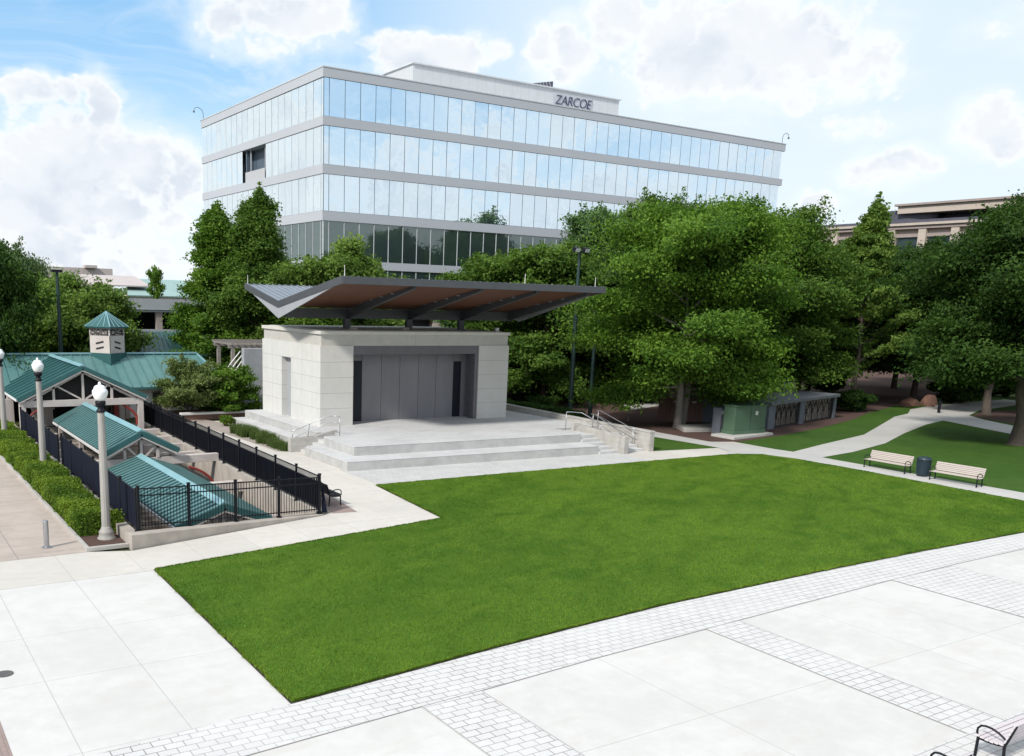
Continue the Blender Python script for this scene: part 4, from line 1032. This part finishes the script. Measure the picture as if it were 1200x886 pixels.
# ------------------------------------------------------------------ utility boxes and grille building
ub = thing('utility_cabinet', 'green pad mounted utility cabinet on a pale concrete pad', 'utility cabinet', (49.4,41.15,0))
MB().prism([(48.3,40.3),(52.9,40.9),(52.9,42.6),(48.3,42.2)],0,.17).build('concrete_pad', M['walk2'], ub, bevel=.02)
MB().box(49.3,52.45,41.2,42.25,.17,.42).build('base', M['xform'], ub, bevel=.015)
bo = MB().box(49.35,52.4,41.25,42.2,.42,2.0).build('body', M['xform'], ub, bevel=.02)
MB().box(49.28,52.47,41.16,42.27,2.0,2.07).build('lid', M['xform'], ub, bevel=.02)
MB().box(50.87,50.885,41.236,41.249,.46,1.96).build('door_gap', M['dark'], bo)
MB().obox((51.45,41.24,1.52),(.26,.012,.26),0,0,R(12)).build('warning_sticker', M['white'], bo)
mb_ = thing('meter_box', 'narrow grey meter box beside the green cabinet', 'meter box', (49.9,42.9,0))
MB().box(49.55,50.25,42.6,43.3,0,1.75).build('body', M['mech'], mb_, bevel=.02); MB().box(49.6,49.95,42.585,42.598,1.35,1.6).build('white_label', M['white'], mb_)
gb = thing('vent_building', 'low grey concrete vent building with two patterned bronze grilles', 'vent building', (60,44,0))
A0 = Vector((55.3,43.05)); A1 = Vector((66.4,45.75)); e = (A1-A0).normalized(); nn = Vector((-e.y,e.x)); ang = math.atan2(e.y,e.x)
def gp(u, v): p = A0+e*u+nn*v; return (p.x,p.y)
LG = (A1-A0).length
MB().prism([gp(-.6,-.2),gp(LG+.1,-.2),gp(LG+.1,7),gp(-.6,7)],1.72,1.95).build('roof_slab', M['mechroof'], gb, bevel=.02)
for u0,u1 in ((-.5,.55),(4.75,5.55),(LG-.45,LG)): MB().prism([gp(u0,0),gp(u1,0),gp(u1,.35),gp(u0,.35)],0,1.72).build('pier', M['mech'], gb)
MB().prism([gp(-.5,.35),gp(-.2,.35),gp(-.2,6.8),gp(-.5,6.8)],0,1.72).build('side_wall', M['mech'], gb)
MB().prism([gp(.5,.26),gp(LG-.44,.26),gp(LG-.44,.34),gp(.5,.34)],0,1.715).build('rear_lining', M['sand'], gb)
for u0,u1 in ((.6,4.7),(5.6,LG-.5)):
    q = MB(); z0,z1 = .12,1.66
    def b3(u,z,v=.12): p = gp(u,v); return (p[0],p[1],z)
    for (ua,za,ub_,zb) in ((u0,z0,u1,z0),(u0,z1,u1,z1),(u0,z0,u0,z1),(u1,z0,u1,z1)): q.bar(b3(ua,za),b3(ub_,zb),.07,.09)
    n = 5; w = (u1-u0)/n
    for i in range(n):
        c_ = u0+w*(i+.5)
        for s in (-1,1):
            q.tube([b3(c_+s*.02,z0),b3(c_+s*.05,.7),b3(c_+s*.22*w/.8,1.15),b3(c_+s*.46*w,1.6)],.03,5)
            q.tube([b3(c_+s*.18*w/.8,z0),b3(c_+s*.30*w,.55),b3(c_+s*.12*w,1.0),b3(c_+s*.30*w,1.35)],.022,5)
        q.bar(b3(c_,z0),b3(c_,z1),.035,.04); q.bar(b3(u0+w*i,z0),b3(u0+w*i,z1),.03,.03)
        q.tube([b3(c_+.25*math.cos(t_)*w,1.38+.14*math.sin(t_)) for t_ in [k_*.7 for k_ in range(10)]],.018,5)
    q.build('bronze_grille', M['dark'], gb)
for u,v,h in ((5.6,1.8,1.3),(7.2,2.2,.95)): MB().tube([(*gp(u,v),1.9),(*gp(u,v),1.95+h)],.06,8).build('vent_pipe', M['mech'], gb)
MB().prism([gp(2.6,4.4),gp(3.3,4.4),gp(3.3,5.0),gp(2.6,5.0)],1.95,3.0).build('roof_box', M['steel_l'], gb)
sw = thing('curved_brick_wall', 'low dark brick curved wall with three small white lights under the trees', 'wall', (53.5,49,0))
pts_o = [(54.0+3.0*math.cos(a),50.2+2.4*math.sin(a)) for a in [R(190+i*14) for i in range(12)]]; pts_i = [(54.0+2.6*math.cos(a),50.2+2.0*math.sin(a)) for a in [R(190+i*14) for i in range(12)]]
MB().prism(pts_o+pts_i[::-1],0,1.75).build('wall', M['brick'], sw)
for i in (2,4,6): 
    p = pts_o[i]; MB().obox((p[0]-.0,p[1]-.06,1.5),(.34,.12,.14)).build('wall_light', M['white'], sw)
o = MB().prism([(47.9,44.2),(50.6,43.4),(52.2,45.3),(49.0,46.0)],0,.28).build('stone_slab', M['retain'], None, (50,44.6,0), bevel=.02); tag(o, 'flat pale stone slab on the mulch beside the grey meter box', 'slab')

# boulders, bollard by the junction
rng = np.random.default_rng(11)
def boulder(label, loc, s, seed):
    bm = bmesh.new(); bmesh.ops.create_icosphere(bm, subdivisions=3, radius=1); rn = random.Random(seed)
    pl = [(Vector((rn.uniform(-1,1),rn.uniform(-1,1),rn.uniform(-.3,1))).normalized(), rn.uniform(.45,.85)) for _ in range(22)]
    for v in bm.verts:
        for n_,d_ in pl:
            k = v.co.dot(n_)-d_
            if k > 0: v.co -= n_*k*.9
        v.co = Vector((v.co.x*s[0], v.co.y*s[1], max(-.1,v.co.z)*s[2]))
    me = bpy.data.meshes.new('boulder'); bm.to_mesh(me); bm.free(); me.materials.append(M['rock'])
    o = bpy.data.objects.new('boulder', me); COL.objects.link(o); o.location = loc; o.rotation_euler = (0,0,seed*1.3)
    tag(o, label, 'boulder', 'red boulders by the path junction')
import bmesh
boulder('largest red boulder of the pile behind the path junction', (83.6,50.0,0), (1.5,1.1,1.15), 1)
boulder('pointed red boulder at the right of the boulder pile', (85.4,49.6,0), (1.0,.9,1.35), 2)
boulder('flat red boulder at the front of the boulder pile', (84.6,48.8,0), (1.3,.8,.5), 3)
boulder('small red boulder at the left end of the boulder pile', (81.8,49.4,0), (.8,.7,.6), 4)
b = thing('path_light', 'short black path light standing where the two paths meet', 'path light', (79.6,45.0,0))
MB().lathe([(.12,0),(.12,.7),(.17,.75),(.17,.98),(.1,1.05),(0,1.06)], (79.6,45.0,0), 12).build('body', M['black'], b)

# ------------------------------------------------------------------ tall poles
def flood_pole(name, label, loc, h, heads, col='poledk', cat='light pole'):
    root = thing(name, label, cat, loc)
    x,y,z = loc
    MB().lathe([(.24,0),(.24,.25),(.16,.3),(.15,h*.5),(.10,h)], loc, 12).build('shaft', M[col], root, smooth=False)
    if heads:
        MB().box(x-.55,x+.55,y-.05,y+.05,h-.1,h).build('cross_arm', M[col], root)
        for dx in heads:
            f = MB().obox((x+dx,y-.15,h+.08),(.42,.36,.28),0,R(25)).build('floodlight', M['black'], root)
            MB().obox((x+dx,y-.325,h+.02),(.36,.02,.22),0,R(25)).build('lens', M['glow'], f)
    return root
flood_pole('floodlight_pole', 'tall dark green floodlight pole with two heads right of the stage', (43.1,50.42,0), 11.8, (-.42,.42))
flood_pole('steel_pole', 'plain dark green pole beside the trunks right of the floodlight pole', (46.9,52.6,0), 6.5, ())
pp = flood_pole('parking_light', 'tall slim green parking light above the left pavilion roof', (13.25,71.5,0), 9.5, ())
MB().box(12.9,13.6,71.3,71.7,9.45,9.65).build('light_head', M['black'], pp)
MB().box(12.95,13.55,71.35,71.65,9.65,9.70).build('head_top', M['white'], pp)

# ------------------------------------------------------------------ walls and pergola left of the stage
o = MB().box(24.1,31,63.7,64.2,0,4.55).build('grey_screen_wall', M['wallgrey'], None, (27,64,0), bevel=.02); tag(o, 'tall plain grey concrete wall behind the left end of the stage', 'wall')
pw = thing('planter_wall', 'longer white capped brick planter wall below the grey wall', 'planter wall', (22,63.4,0), 'white capped planter walls')
MB().box(18.6,24.9,63.25,63.55,0,.42).build('brick_face', M['brick'], pw); MB().box(18.5,25.0,63.15,63.65,.42,.62).build('white_cap', M['white'], pw, bevel=.02)
pw = thing('planter_wall', 'nearer white capped brick planter wall beside the stage ledge', 'planter wall', (21,60.9,0), 'white capped planter walls')
MB().box(18.7,23.6,60.85,61.15,0,.36).build('brick_face', M['brick'], pw); MB().box(18.6,23.7,60.75,61.25,.36,.50).build('white_cap', M['white'], pw, bevel=.02)
o = MB().box(21.3,23.3,58.9,59.2,0,.30).build('kerb_block', M['white'], None, (22.3,59,0), bevel=.02); tag(o, 'short white kerb block at the far end of the stage ledge', 'kerb')
b = thing('ground_spotlight', 'small black spotlight standing against the grey wall', 'spotlight', (24.6,62.6,0))
MB().lathe([(.2,0),(.2,.7),(.12,.9),(.16,1.1),(.10,1.35),(0,1.4)], (24.6,62.6,0), 10).build('body', M['black'], b)
pg = thing('pergola', 'weathered timber pergola with white curved ribs left of the grey wall', 'pergola', (25,67,0))
for x in (23.75,26,28.5,31):
    for y in (65.0,68.0): MB().box(x-.12,x+.12,y-.12,y+.12,0,4.5).build('post', M['timber'], pg)
for y in (65.0,68.0): MB().box(23.4,31.6,y-.07,y+.07,4.5,4.75).build('beam', M['timber'], pg)
sl_ = MB()
for i in range(17): sl_.box(23.5+.48*i,23.56+.48*i,64.5,68.6,4.75,4.88)
for i in range(9): sl_.box(23.4,31.6,64.6+.48*i,64.65+.48*i,4.882,4.96)
sl_.build('roof_lattice', M['timber'], pg)
for i in range(8):
    x = 22.6+.36*i
    MB().tube([(x+.0,64.7,2.2),(x+.35,64.6,2.8),(x+.85,64.55,3.5),(x+1.4,64.6,4.1),(x+1.6,64.7,4.3)],.05,6).build('curved_rib', M['white'], pg, smooth=True)

# ------------------------------------------------------------------ office building
OX0, OX1, OY0, OY1 = 42.70, 112.25, 90.0, 127.1
OF = thing('office_building', 'long five storey mirrored glass office block with grey bands', 'office building', (77,108,0))
def O(name, mb, mat, parent=None, **kw): return mb.build(name, M[mat], parent or OF, **kw)
rows = [(25.92,29.50,'glass'),(21.36,25.02,'glass'),(16.85,20.42,'glass'),(12.06,15.88,'glass_d'),(7.0,11.2,'glass_d')]
bands = [(29.52,30.42),(25.04,25.90),(20.44,21.34),(15.90,16.83),(11.22,12.04)]
for z0,z1 in bands: O('spandrel_band', MB().box(OX0-.12,OX1+.12,OY0-.12,OY1+.12,z0,z1), 'band')
O('roof_coping', MB().box(OX0-.16,OX1+.16,OY0-.16,OY1+.16,30.42,30.52), 'mull')
O('dark_core', MB().box(OX0+1.1,OX1-1.1,OY0+1.1,OY1-1.1,0,29.6), 'core')
O('floor_slabs', MB().box(OX0+.25,OX1-.25,OY0+.25,OY1-.25,25.2,25.7).box(OX0+.25,OX1-.25,OY0+.25,OY1-.25,20.6,21.2).box(OX0+.25,OX1-.25,OY0+.25,OY1-.25,16.1,16.6).box(OX0+.25,OX1-.25,OY0+.25,OY1-.25,11.4,11.9), 'core')
fx = [OX0+.02, OX0+.62] + [OX0+.62+1.757*i for i in range(1,40)]
ly = [OY0+.02, OY0+.50] + [OY0+.50+1.83*i for i in range(1,21)]
panes = []
camp = Vector((0,0,H_CAM))
for r,(z0,z1,gm) in enumerate(rows):
    for a,b in zip(fx[:-1],fx[1:]):
        c = Vector(((a+b)/2,OY0,(z0+z1)/2)); v = c-camp; vis = (b-a)*(z1-z0)*abs(v.y)/v.length**3
        if (r == 3 and a > 76) or r == 4 or (r == 2 and a > 92): vis *= .1
        panes.append((vis,'f',a,b,z0,z1,gm))
    for a,b in zip(ly[:-1],ly[1:]):
        if r == 1 and 105.4 < (a+b)/2 < 112: continue
        c = Vector((OX0,(a+b)/2,(z0+z1)/2)); v = c-camp; vis = (b-a)*(z1-z0)*abs(v.x)/v.length**3
        if (r == 3 and a > 97) or r == 4 or (r == 2 and a > 108): vis *= .1
        panes.append((vis,'l',a,b,z0,z1,gm if r>2 else 'glass_w'))
panes.sort(key=lambda p:-p[0])
rest = {}
rp = random.Random(5)
for i,(vis,fc,a,b,z0,z1,gm) in enumerate(panes):
    gap = .028
    tz, tx = R(rp.gauss(0,.22)), R(rp.gauss(0,.16))
    if fc == 'f': args = (((a+b)/2,OY0,(z0+z1)/2),(b-a-2*gap,.03,z1-z0-.03),tz,tx)
    else: args = ((OX0,(a+b)/2,(z0+z1)/2),(.03,b-a-2*gap,z1-z0-.03),tz,0,tx)
    if i < 100: O('window', MB().obox(*args), gm)
    else: rest.setdefault(gm, MB()).obox(*args)
for gm,m_ in rest.items():
    o = O('distant_windows', m_, gm); o['kind'] = 'stuff'
# white mullions of the dark storey
mm = MB()
for z0,z1 in ((12.04,15.9),(7.0,11.22)):
    for x in fx: mm.box(x-.035,x+.035,OY0-.06,OY0+.06,z0,z1)
    for y in ly: mm.box(OX0-.06,OX0+.06,y-.035,y+.035,z0,z1)
o = O('mullion_grid', mm, 'mull')
bl = thing; 
bal = O('recessed_balcony', MB().box(OX0+.25,OX0+1.08,105.1,112.0,21.3,21.42), 'core')
for ya in (105.1,111.7): O('balcony_side', MB().box(OX0+.25,OX0+1.08,ya,ya+.3,21.42,25.02), 'core', bal)
O('balcony_panel', MB().box(OX0,OX0+.05,105.5,111.6,21.36,22.5), 'band2', bal)
for y in (106.1,110.6): O('balcony_post', MB().box(OX0+.3,OX0+.42,y-.06,y+.06,21.4,25.02), 'band', bal)
# ground storey: tan columns and pale wall
for i in range(17):
    x = OX0+.6+4.25*i; O('ground_column', MB().box(x,x+1.0,OY0-.4,OY0+.5,0,7.0), 'sand')
O('ground_fascia', MB().box(OX0-.3,OX1+.3,OY0-.5,OY1+.3,6.2,7.0), 'sand')
O('penthouse', MB().box(58.8,90.7,100,107,30.3,34.85), 'penth'); O('penthouse_coping', MB().box(58.6,90.9,99.8,107.2,34.85,35.0), 'mull')
ru = O('roof_unit', MB().prism([(77.0,101),(80.2,101),(80.2,104),(77.0,104)],35.0,[35.35,36.0,36.0,35.35]), 'unit')
q = MB()
for i in range(6): q.bar((77.4+.5*i,100.97,35.05),(77.0+.5*i,100.97,35.38+.10*i),.12,.05)
O('louvre', q, 'band', ru)
fc = bpy.data.curves.new('lettering','FONT'); fc.body = 'ZARCOE'; fc.size = 1.62; fc.shear = .22; fc.extrude = .04; fc.space_character = .9; fc.align_x = 'CENTER'; fc.offset = -.028
tmp = bpy.data.objects.new('tmp', fc); COL.objects.link(tmp); bpy.context.view_layer.update()
dg = bpy.context.evaluated_depsgraph_get(); me = bpy.data.meshes.new_from_object(tmp.evaluated_get(dg)); bpy.data.objects.remove(tmp)
me.materials.clear(); me.materials.append(M['ink'])
sg = O('sign_panel', MB().box(79.5,86.0,99.93,99.99,32.6,34.5), 'band')
lo = bpy.data.objects.new('lettering', me); COL.objects.link(lo); lo.parent = sg
me.transform(Matrix.Translation(Vector((82.75,99.88,33.12))-OFF[sg.name]) @ Matrix.Rotation(R(90),4,'X'))
for x,y,s in ((OX0+.1,OY1-.3,-1),(OX1-.2,OY0+.3,1)):
    O('roof_edge_light', MB().tube([(x,y,30.5),(x,y,31.3),(x+.2*s,y,31.75),(x+.7*s,y,32.0),(x+1.15*s,y,31.85),(x+1.25*s,y,31.5)],.035,6).obox((x+1.25*s,y,31.4),(.18,.18,.2)), 'steel')
sp = O('dome_light', MB().lathe([(.42,0),(.4,.2),(.25,.4),(0,.48)],(61.5,89.7,11.25),12), 'glow')

# tan building on the right
TB = thing('tan_building', 'tan stone building with banded roofline above the right trees', 'building', (150,75,0))
def Tn(name, mb, mat, parent=None): return mb.build(name, M[mat], parent or TB)
Tn('wall', MB().box(141,175,20,112,0,20.9), 'sand')
Tn('cornice', MB().box(140.2,175,19.5,112.6,20.9,21.4), 'sand_d'); Tn('cornice', MB().box(139.9,175,19.2,112.9,21.4,21.75), 'sand'); Tn('cornice', MB().box(140.3,175,19.6,112.5,21.75,22.2), 'unit')
Tn('upper_storey', MB().box(144,175,20,88,22.2,23.2), 'unit'); Tn('upper_cornice', MB().box(140.0,176,19,90,23.2,24.3), 'sand'); Tn('upper_cornice', MB().box(139.6,176,18.8,90.4,24.3,24.6), 'sand_d')
for i in range(18):
    y = 21.5+5.0*i
    Tn('pier', MB().box(140.3,141,y+3.7,y+4.9,0,20.9), 'sand')
    w = Tn('window', MB().box(140.85,140.99,y+.1,y+3.6,17.4,19.7), 'glass_d'); Tn('sill', MB().box(140.5,141,y,y+3.7,17.0,17.4), 'sand', w); Tn('lintel', MB().box(140.6,141,y,y+3.7,19.7,20.2), 'sand_d', w)
q = [(142.5+1.8*math.cos(R(a)),89.2+4.4*math.sin(R(a))) for a in range(0,360,20)]
Tn('round_roof_tank', MB().prism(q,22.2,23.8), 'unit')

# left background: parking deck, pale far buildings
PD = thing('parking_deck', 'grey open parking deck seen between the left trees', 'parking deck', (32,110,0))
for z0,z1 in ((6.35,7.5),(2.9,4.05),(-.3,.9)): MB().box(24,60,110,110.25,z0,z1).build('parapet', M['deck'], PD)
for z in (6.0,2.6): MB().box(24,60,110.25,140,z,z+.3).build('deck_slab', M['deck'], PD)
for x in (26,31.5,37,42.5,48): MB().box(x-.35,x+.35,110.4,111.0,0,6.3).build('column', M['sand_d'], PD)
MB().box(24,60,139.5,140,0,6.3).build('rear_wall', M['dark'], PD)
FB = thing('far_building', 'wide pale pink low building on the left horizon', 'building', (55,262,0))
w = MB().box(44,62.2,260,290,0,13.9).build('wall', M['farwall'], FB); MB().box(55,58,258.5,262,13.9,14.6).build('roof_plant', M['farwall'], FB)
for i in range(3): MB().box(58.2+1.3*i,58.8+1.3*i,259.9,260.05,11.3,12.0).build('window', M['dark'], w)
FG = thing('green_roofed_building', 'low building with pale green sloping roofs left of the office', 'building', (66,240,0))
MB().slab((57,225,7.4),(76,225,7.4),(76,245,11.4),(62,245,11.4),.3).build('roof', M['fargreen'], FG); MB().box(57.5,75.5,225.5,245,0,7.4).build('wall', M['farwall'], FG)
MB().slab((50,230,9.6),(64,230,9.6),(64,245,12.0),(50,245,12.0),.3).build('roof', M['farwall'], FG)

# ------------------------------------------------------------------ trees
RT = 'park trees right of the stage'; BT = 'trees behind the stage'; LT = 'tall trees at the left of the office'; CT = 'light trees behind the canopy'; PT_ = 'trees beyond the pavilion'
tA = tree('park_tree', 'big bright green layered tree in front with paired pale trunks', (49.5,46.3,0), 13.7, 6.3, 2.5, 230000, L['bright'], RT, 1, 'oval', 46, .50, .135, 2, (4,62), .12, 'bark_l', .30, .19)
tD = tree('park_tree', 'large dark tree with a thick trunk at the right edge', (65.4,31.6,0), 13.2, 6.2, 3.9, 190000, L['deep'], RT, 2, 'round', 44, .52, .14, 1, (6,62), .12, 'bark', .42, .19)
tB = tree('park_tree', 'broad mid green tree standing behind the vent building', (66.0,52.5,0), 14.2, 5.8, 2.6, 140000, L['mid'], RT, 3, 'oval', 40, .55, .155, 1, (6,62), .10, 'bark', .3, .19)
tC = tree('park_tree', 'tall pointed light green tree with loose top branches', (74.8,50,0), 18.0, 5.4, 2.6, 52000, L['light'], RT, 4, 'cone', 30, .5, .15, 1, (24,70), -.08, 'bark', .24, .085, gap=.35, shoots=46)
tF = tree('park_tree', 'feathery dark tree close behind the right end of the stage', (49.5,61.5,0), 12.2, 4.6, 1.2, 80000, L['mid'], BT, 5, 'oval', 34, .65, .17, 1, (4,62), .22, 'bark', .24, .18)
tF2 = tree('park_tree', 'drooping bluish green tree rising behind the canopy', (62.2,70,0), 16.2, 4.8, 1.5, 90000, L['blue'], BT, 6, 'oval', 38, .85, .18, 1, (14,70), .26, 'bark', .28, .18)
tG = tree('park_tree', 'tall dark conical tree before the left corner of the office', (28.5,72,0), 16.2, 5.0, .8, 130000, L['mid'], LT, 7, 'cone', 40, .7, .14, 1, (6,70), .0, 'bark', .24, .145, gap=.40, shoots=60)
tree('park_tree', 'tall lighter conical tree farthest left before the office', (26.2,75,0), 15.2, 4.2, .8, 110000, L['bright'], LT, 17, 'cone', 38, .65, .14, 1, (2,68), .04, 'bark', .24, .16, gap=.35, shoots=50)
tL = tree('park_tree', 'small light green tree left of the canopy edge', (33.6,68,0), 12.0, 3.7, 1.2, 62000, L['light'], CT, 8, 'oval', 30, .65, .16, 2, (16,68), .02, 'bark', .16, .19, gap=.2)
tI = tree('park_tree', 'round light green tree behind the cupola', (15.9,78,0), 7.5, 4.2, .8, 90000, L['light'], PT_, 9, 'round', 36, .6, .15, 1, (4,64), .08, 'bark', .22, .19)
copies = [
 (tB,'dark rounded tree right of the pointed tree, above the path junction',(89,53,0),(1.0,1.0,.92),1.9,'deep',RT),
 (tD,'dark tree with a slim trunk on the mulch bed at the right',(83.0,42.8,0),(.80,.80,1.05),2.2,'deep',RT),
 (tB,'mid green tree between the front tree and the pointed tree, behind both',(83.5,61,0),(.95,.95,.90),.9,'mid',RT),
 (tB,'bright topped tree behind the right shoulder of the front tree',(77,66,0),(.95,.95,1.08),4.0,'bright',RT),
 (tB,'tall tree high above the back of the front tree crown',(73.5,73,0),(.95,.95,1.2),2.9,'mid',RT),
 (tF2,'bluish tree against the office glass left of the front tree crown',(72.3,76,0),(.95,.95,1.05),2.0,None,BT),
 (tF,'dark low tree just right of the stage block',(47.6,66.5,0),(.95,.95,.93),1.2,None,BT),
 (tF,'dark feathery tree behind the green floodlight pole',(54.0,65.5,0),(1.1,1.1,.95),3.1,'deep',BT),
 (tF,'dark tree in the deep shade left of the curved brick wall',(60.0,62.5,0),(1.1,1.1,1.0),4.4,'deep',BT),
 (tF2,'drooping tree low against the office between canopy and floodlight',(53.5,76,0),(.9,.9,.68),4.1,'blue',BT),
 (tB,'dark tree filling the gap behind the vent building roof',(78,58,0),(.8,.8,.85),.4,'deep',RT),
 (tD,'broad dark tree farthest right behind the large edge tree',(97,45,0),(1.0,1.0,1.08),.7,'deep',RT),
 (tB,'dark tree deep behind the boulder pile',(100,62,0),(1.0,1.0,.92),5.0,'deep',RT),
 (tB,'tree at the right end of the horizon before the tan building',(116,64,0),(1.0,1.0,.92),3.3,'mid',RT),
 (tD,'dark tree at the far right horizon below the tan roofline',(116,47,0),(.9,.9,1.12),4.3,'mid',RT),
 (tG,'slim dark tree half hidden at the foot of the left conical trees',(30.4,84,0),(.6,.6,.70),4.4,'mid',LT),
 (tL,'bushy light green tree directly behind the pergola',(30.0,73,0),(1.0,1.0,.88),1.1,'light',CT),
 (tL,'light green tree showing above the canopy valley',(38.8,71,0),(.75,.75,.90),2.7,'light',CT),
 (tL,'small light tree seen over the middle of the canopy',(56.5,80,0),(.6,.6,.98),.7,'light',CT),
 (tL,'low dense tree between the pergola and the stage block',(32.0,69.5,0),(.95,.95,.66),3.7,'bright',CT),
 (tI,'dark tall tree cut by the left edge of the photo',(7.9,70,0),(.78,.78,1.18),2.0,'deep',PT_),
 (tI,'hazy green tree top behind the round tree at the left',(13.2,95,0),(.80,.80,1.30),4.1,'far',PT_),
 (tI,'darker tree between the left edge tree and the round tree',(11.4,84,0),(.8,.8,1.10),5.2,'mid',PT_),
 (tI,'distant pale tree at the far end of the left horizon',(26,165,0),(1.1,1.1,1.15),.4,'far',PT_),
]
for src,lab,loc,sc,rz,mt,grp in copies: tree_copy(src, lab, loc, sc, rz, L[mt] if mt else None, grp)
yt = tree('young_tree', 'thin young tree with a pale stem beside the shaded mulch', (48.4,50.1,0), 4.6, 1.1, 2.0, 5000, L['bright'], None, 21, 'oval', 12, .6, .13, 1, (20,60), .05, 'bark_l', .07, .24)
c = copy_tree(yt); c.location = (50.8,180,0); c.scale = (1.3,1.3,2.6); c['label'] = 'thin distant tree standing alone above the parking deck'
# distant wooded horizon
rng = np.random.default_rng(3)
n = 60000
ang_ = rng.uniform(-.25,1.5,n); dist = rng.uniform(270,420,n)
hz = 7.2+1.6*np.sin(ang_*23)+1.2*np.sin(ang_*61+1)+.8*np.sin(ang_*131)+ (dist-270)/150*3.0
Pf = np.stack([dist*np.sin(ang_),dist*np.cos(ang_),rng.random(n)**.6*hz],1)
o = leaf_blob('distant_woods', Pf, np.tile(np.array([[0,-.3,1.0]]),(n,1)), 2.3, L['far'], None, 4, aspect=1.3); struct(o,'stuff')
# understorey shrubs and bushes
SH = 'dark bushes under the trees'
tree('shrub', 'airy grey green shrub at the far end of the long fence', (19.6,62.2,.2), 2.5, 2.0, .3, 22000, L['shrub'], None, 31, 'oval', 24, .7, .10, 2, (20,75), .0, 'bark', .06, .15, cat='shrub', crown_name='foliage', shoots=24)
tree('shrub', 'fuller green shrub against the grey wall', (22.2,61.9,.2), 2.35, 1.8, .2, 26000, L['bright'], None, 32, 'round', 24, .6, .10, 2, (8,70), .04, 'bark', .06, .18, cat='shrub', crown_name='foliage', shoots=14)
shrub('small bright shrub in the bed below the stage ledge', (20.4,57.6,0), .8, .7, .75, 2500, L['hedge'], 33, leaf=.07)
shrub('yellowing shrub behind the pavilion roof at the left', (10.7,74,0), 2.2, 1.8, 4.6, 9000, L['yellow'], 34, leaf=.13)
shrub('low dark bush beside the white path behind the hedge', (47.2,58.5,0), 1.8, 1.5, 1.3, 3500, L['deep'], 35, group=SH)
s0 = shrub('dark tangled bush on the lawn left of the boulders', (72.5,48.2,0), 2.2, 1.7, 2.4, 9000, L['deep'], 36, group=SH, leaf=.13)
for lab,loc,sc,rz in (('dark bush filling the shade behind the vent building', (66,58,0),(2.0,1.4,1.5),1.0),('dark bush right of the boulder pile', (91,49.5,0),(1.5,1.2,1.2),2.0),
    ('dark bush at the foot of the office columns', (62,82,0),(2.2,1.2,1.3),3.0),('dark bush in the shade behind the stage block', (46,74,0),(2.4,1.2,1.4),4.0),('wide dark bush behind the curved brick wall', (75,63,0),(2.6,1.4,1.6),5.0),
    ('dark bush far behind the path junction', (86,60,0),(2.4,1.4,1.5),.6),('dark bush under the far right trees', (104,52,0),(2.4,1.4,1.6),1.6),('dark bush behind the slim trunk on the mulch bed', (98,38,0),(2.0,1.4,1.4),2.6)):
    c = copy_tree(s0); c.location = loc; c.scale = sc; c.rotation_euler = (0,0,rz); c['label'] = lab
# ornamental grasses in the gravel bed
def grasses(label, loc, rx, ry, h, n, seed):
    rng = np.random.default_rng(seed); m_ = MB()
    root = thing('ornamental_grass', label, 'grass clump', loc, 'grasses in the gravel bed')
    cl = [(rng.uniform(-rx,rx)*.6, rng.uniform(-ry,ry)) for _ in range(40)]
    for i in range(n):
        c = cl[i%40]; a = rng.uniform(0,6.28); l = h*rng.uniform(.6,1.1); s = rng.uniform(.15,.6)*l
        b0 = Vector((loc[0]+c[0]+rng.normal()*.09,loc[1]+c[1]+rng.normal()*.12,loc[2])); d = Vector((math.cos(a),math.sin(a),0)); w = Vector((-d.y,d.x,0))*.012
        p1 = b0+d*s*.35+Vector((0,0,l*.65)); p2 = b0+d*s+Vector((0,0,l*.9))
        m_.add([b0-w,b0+w,p1+w,p1-w,p2],[(0,1,2,3),(3,2,4)])
    m_.build('blades', L['shrub'], root)
grasses('longer clump of green ornamental grass along the stage ledge', (20.15,52.0,.02), .8, 2.8, .62, 3200, 41)
grasses('dry clump of ornamental grass beside the left cheek wall', (20.1,48.2,.02), .5, 1.4, .5, 1400, 42)
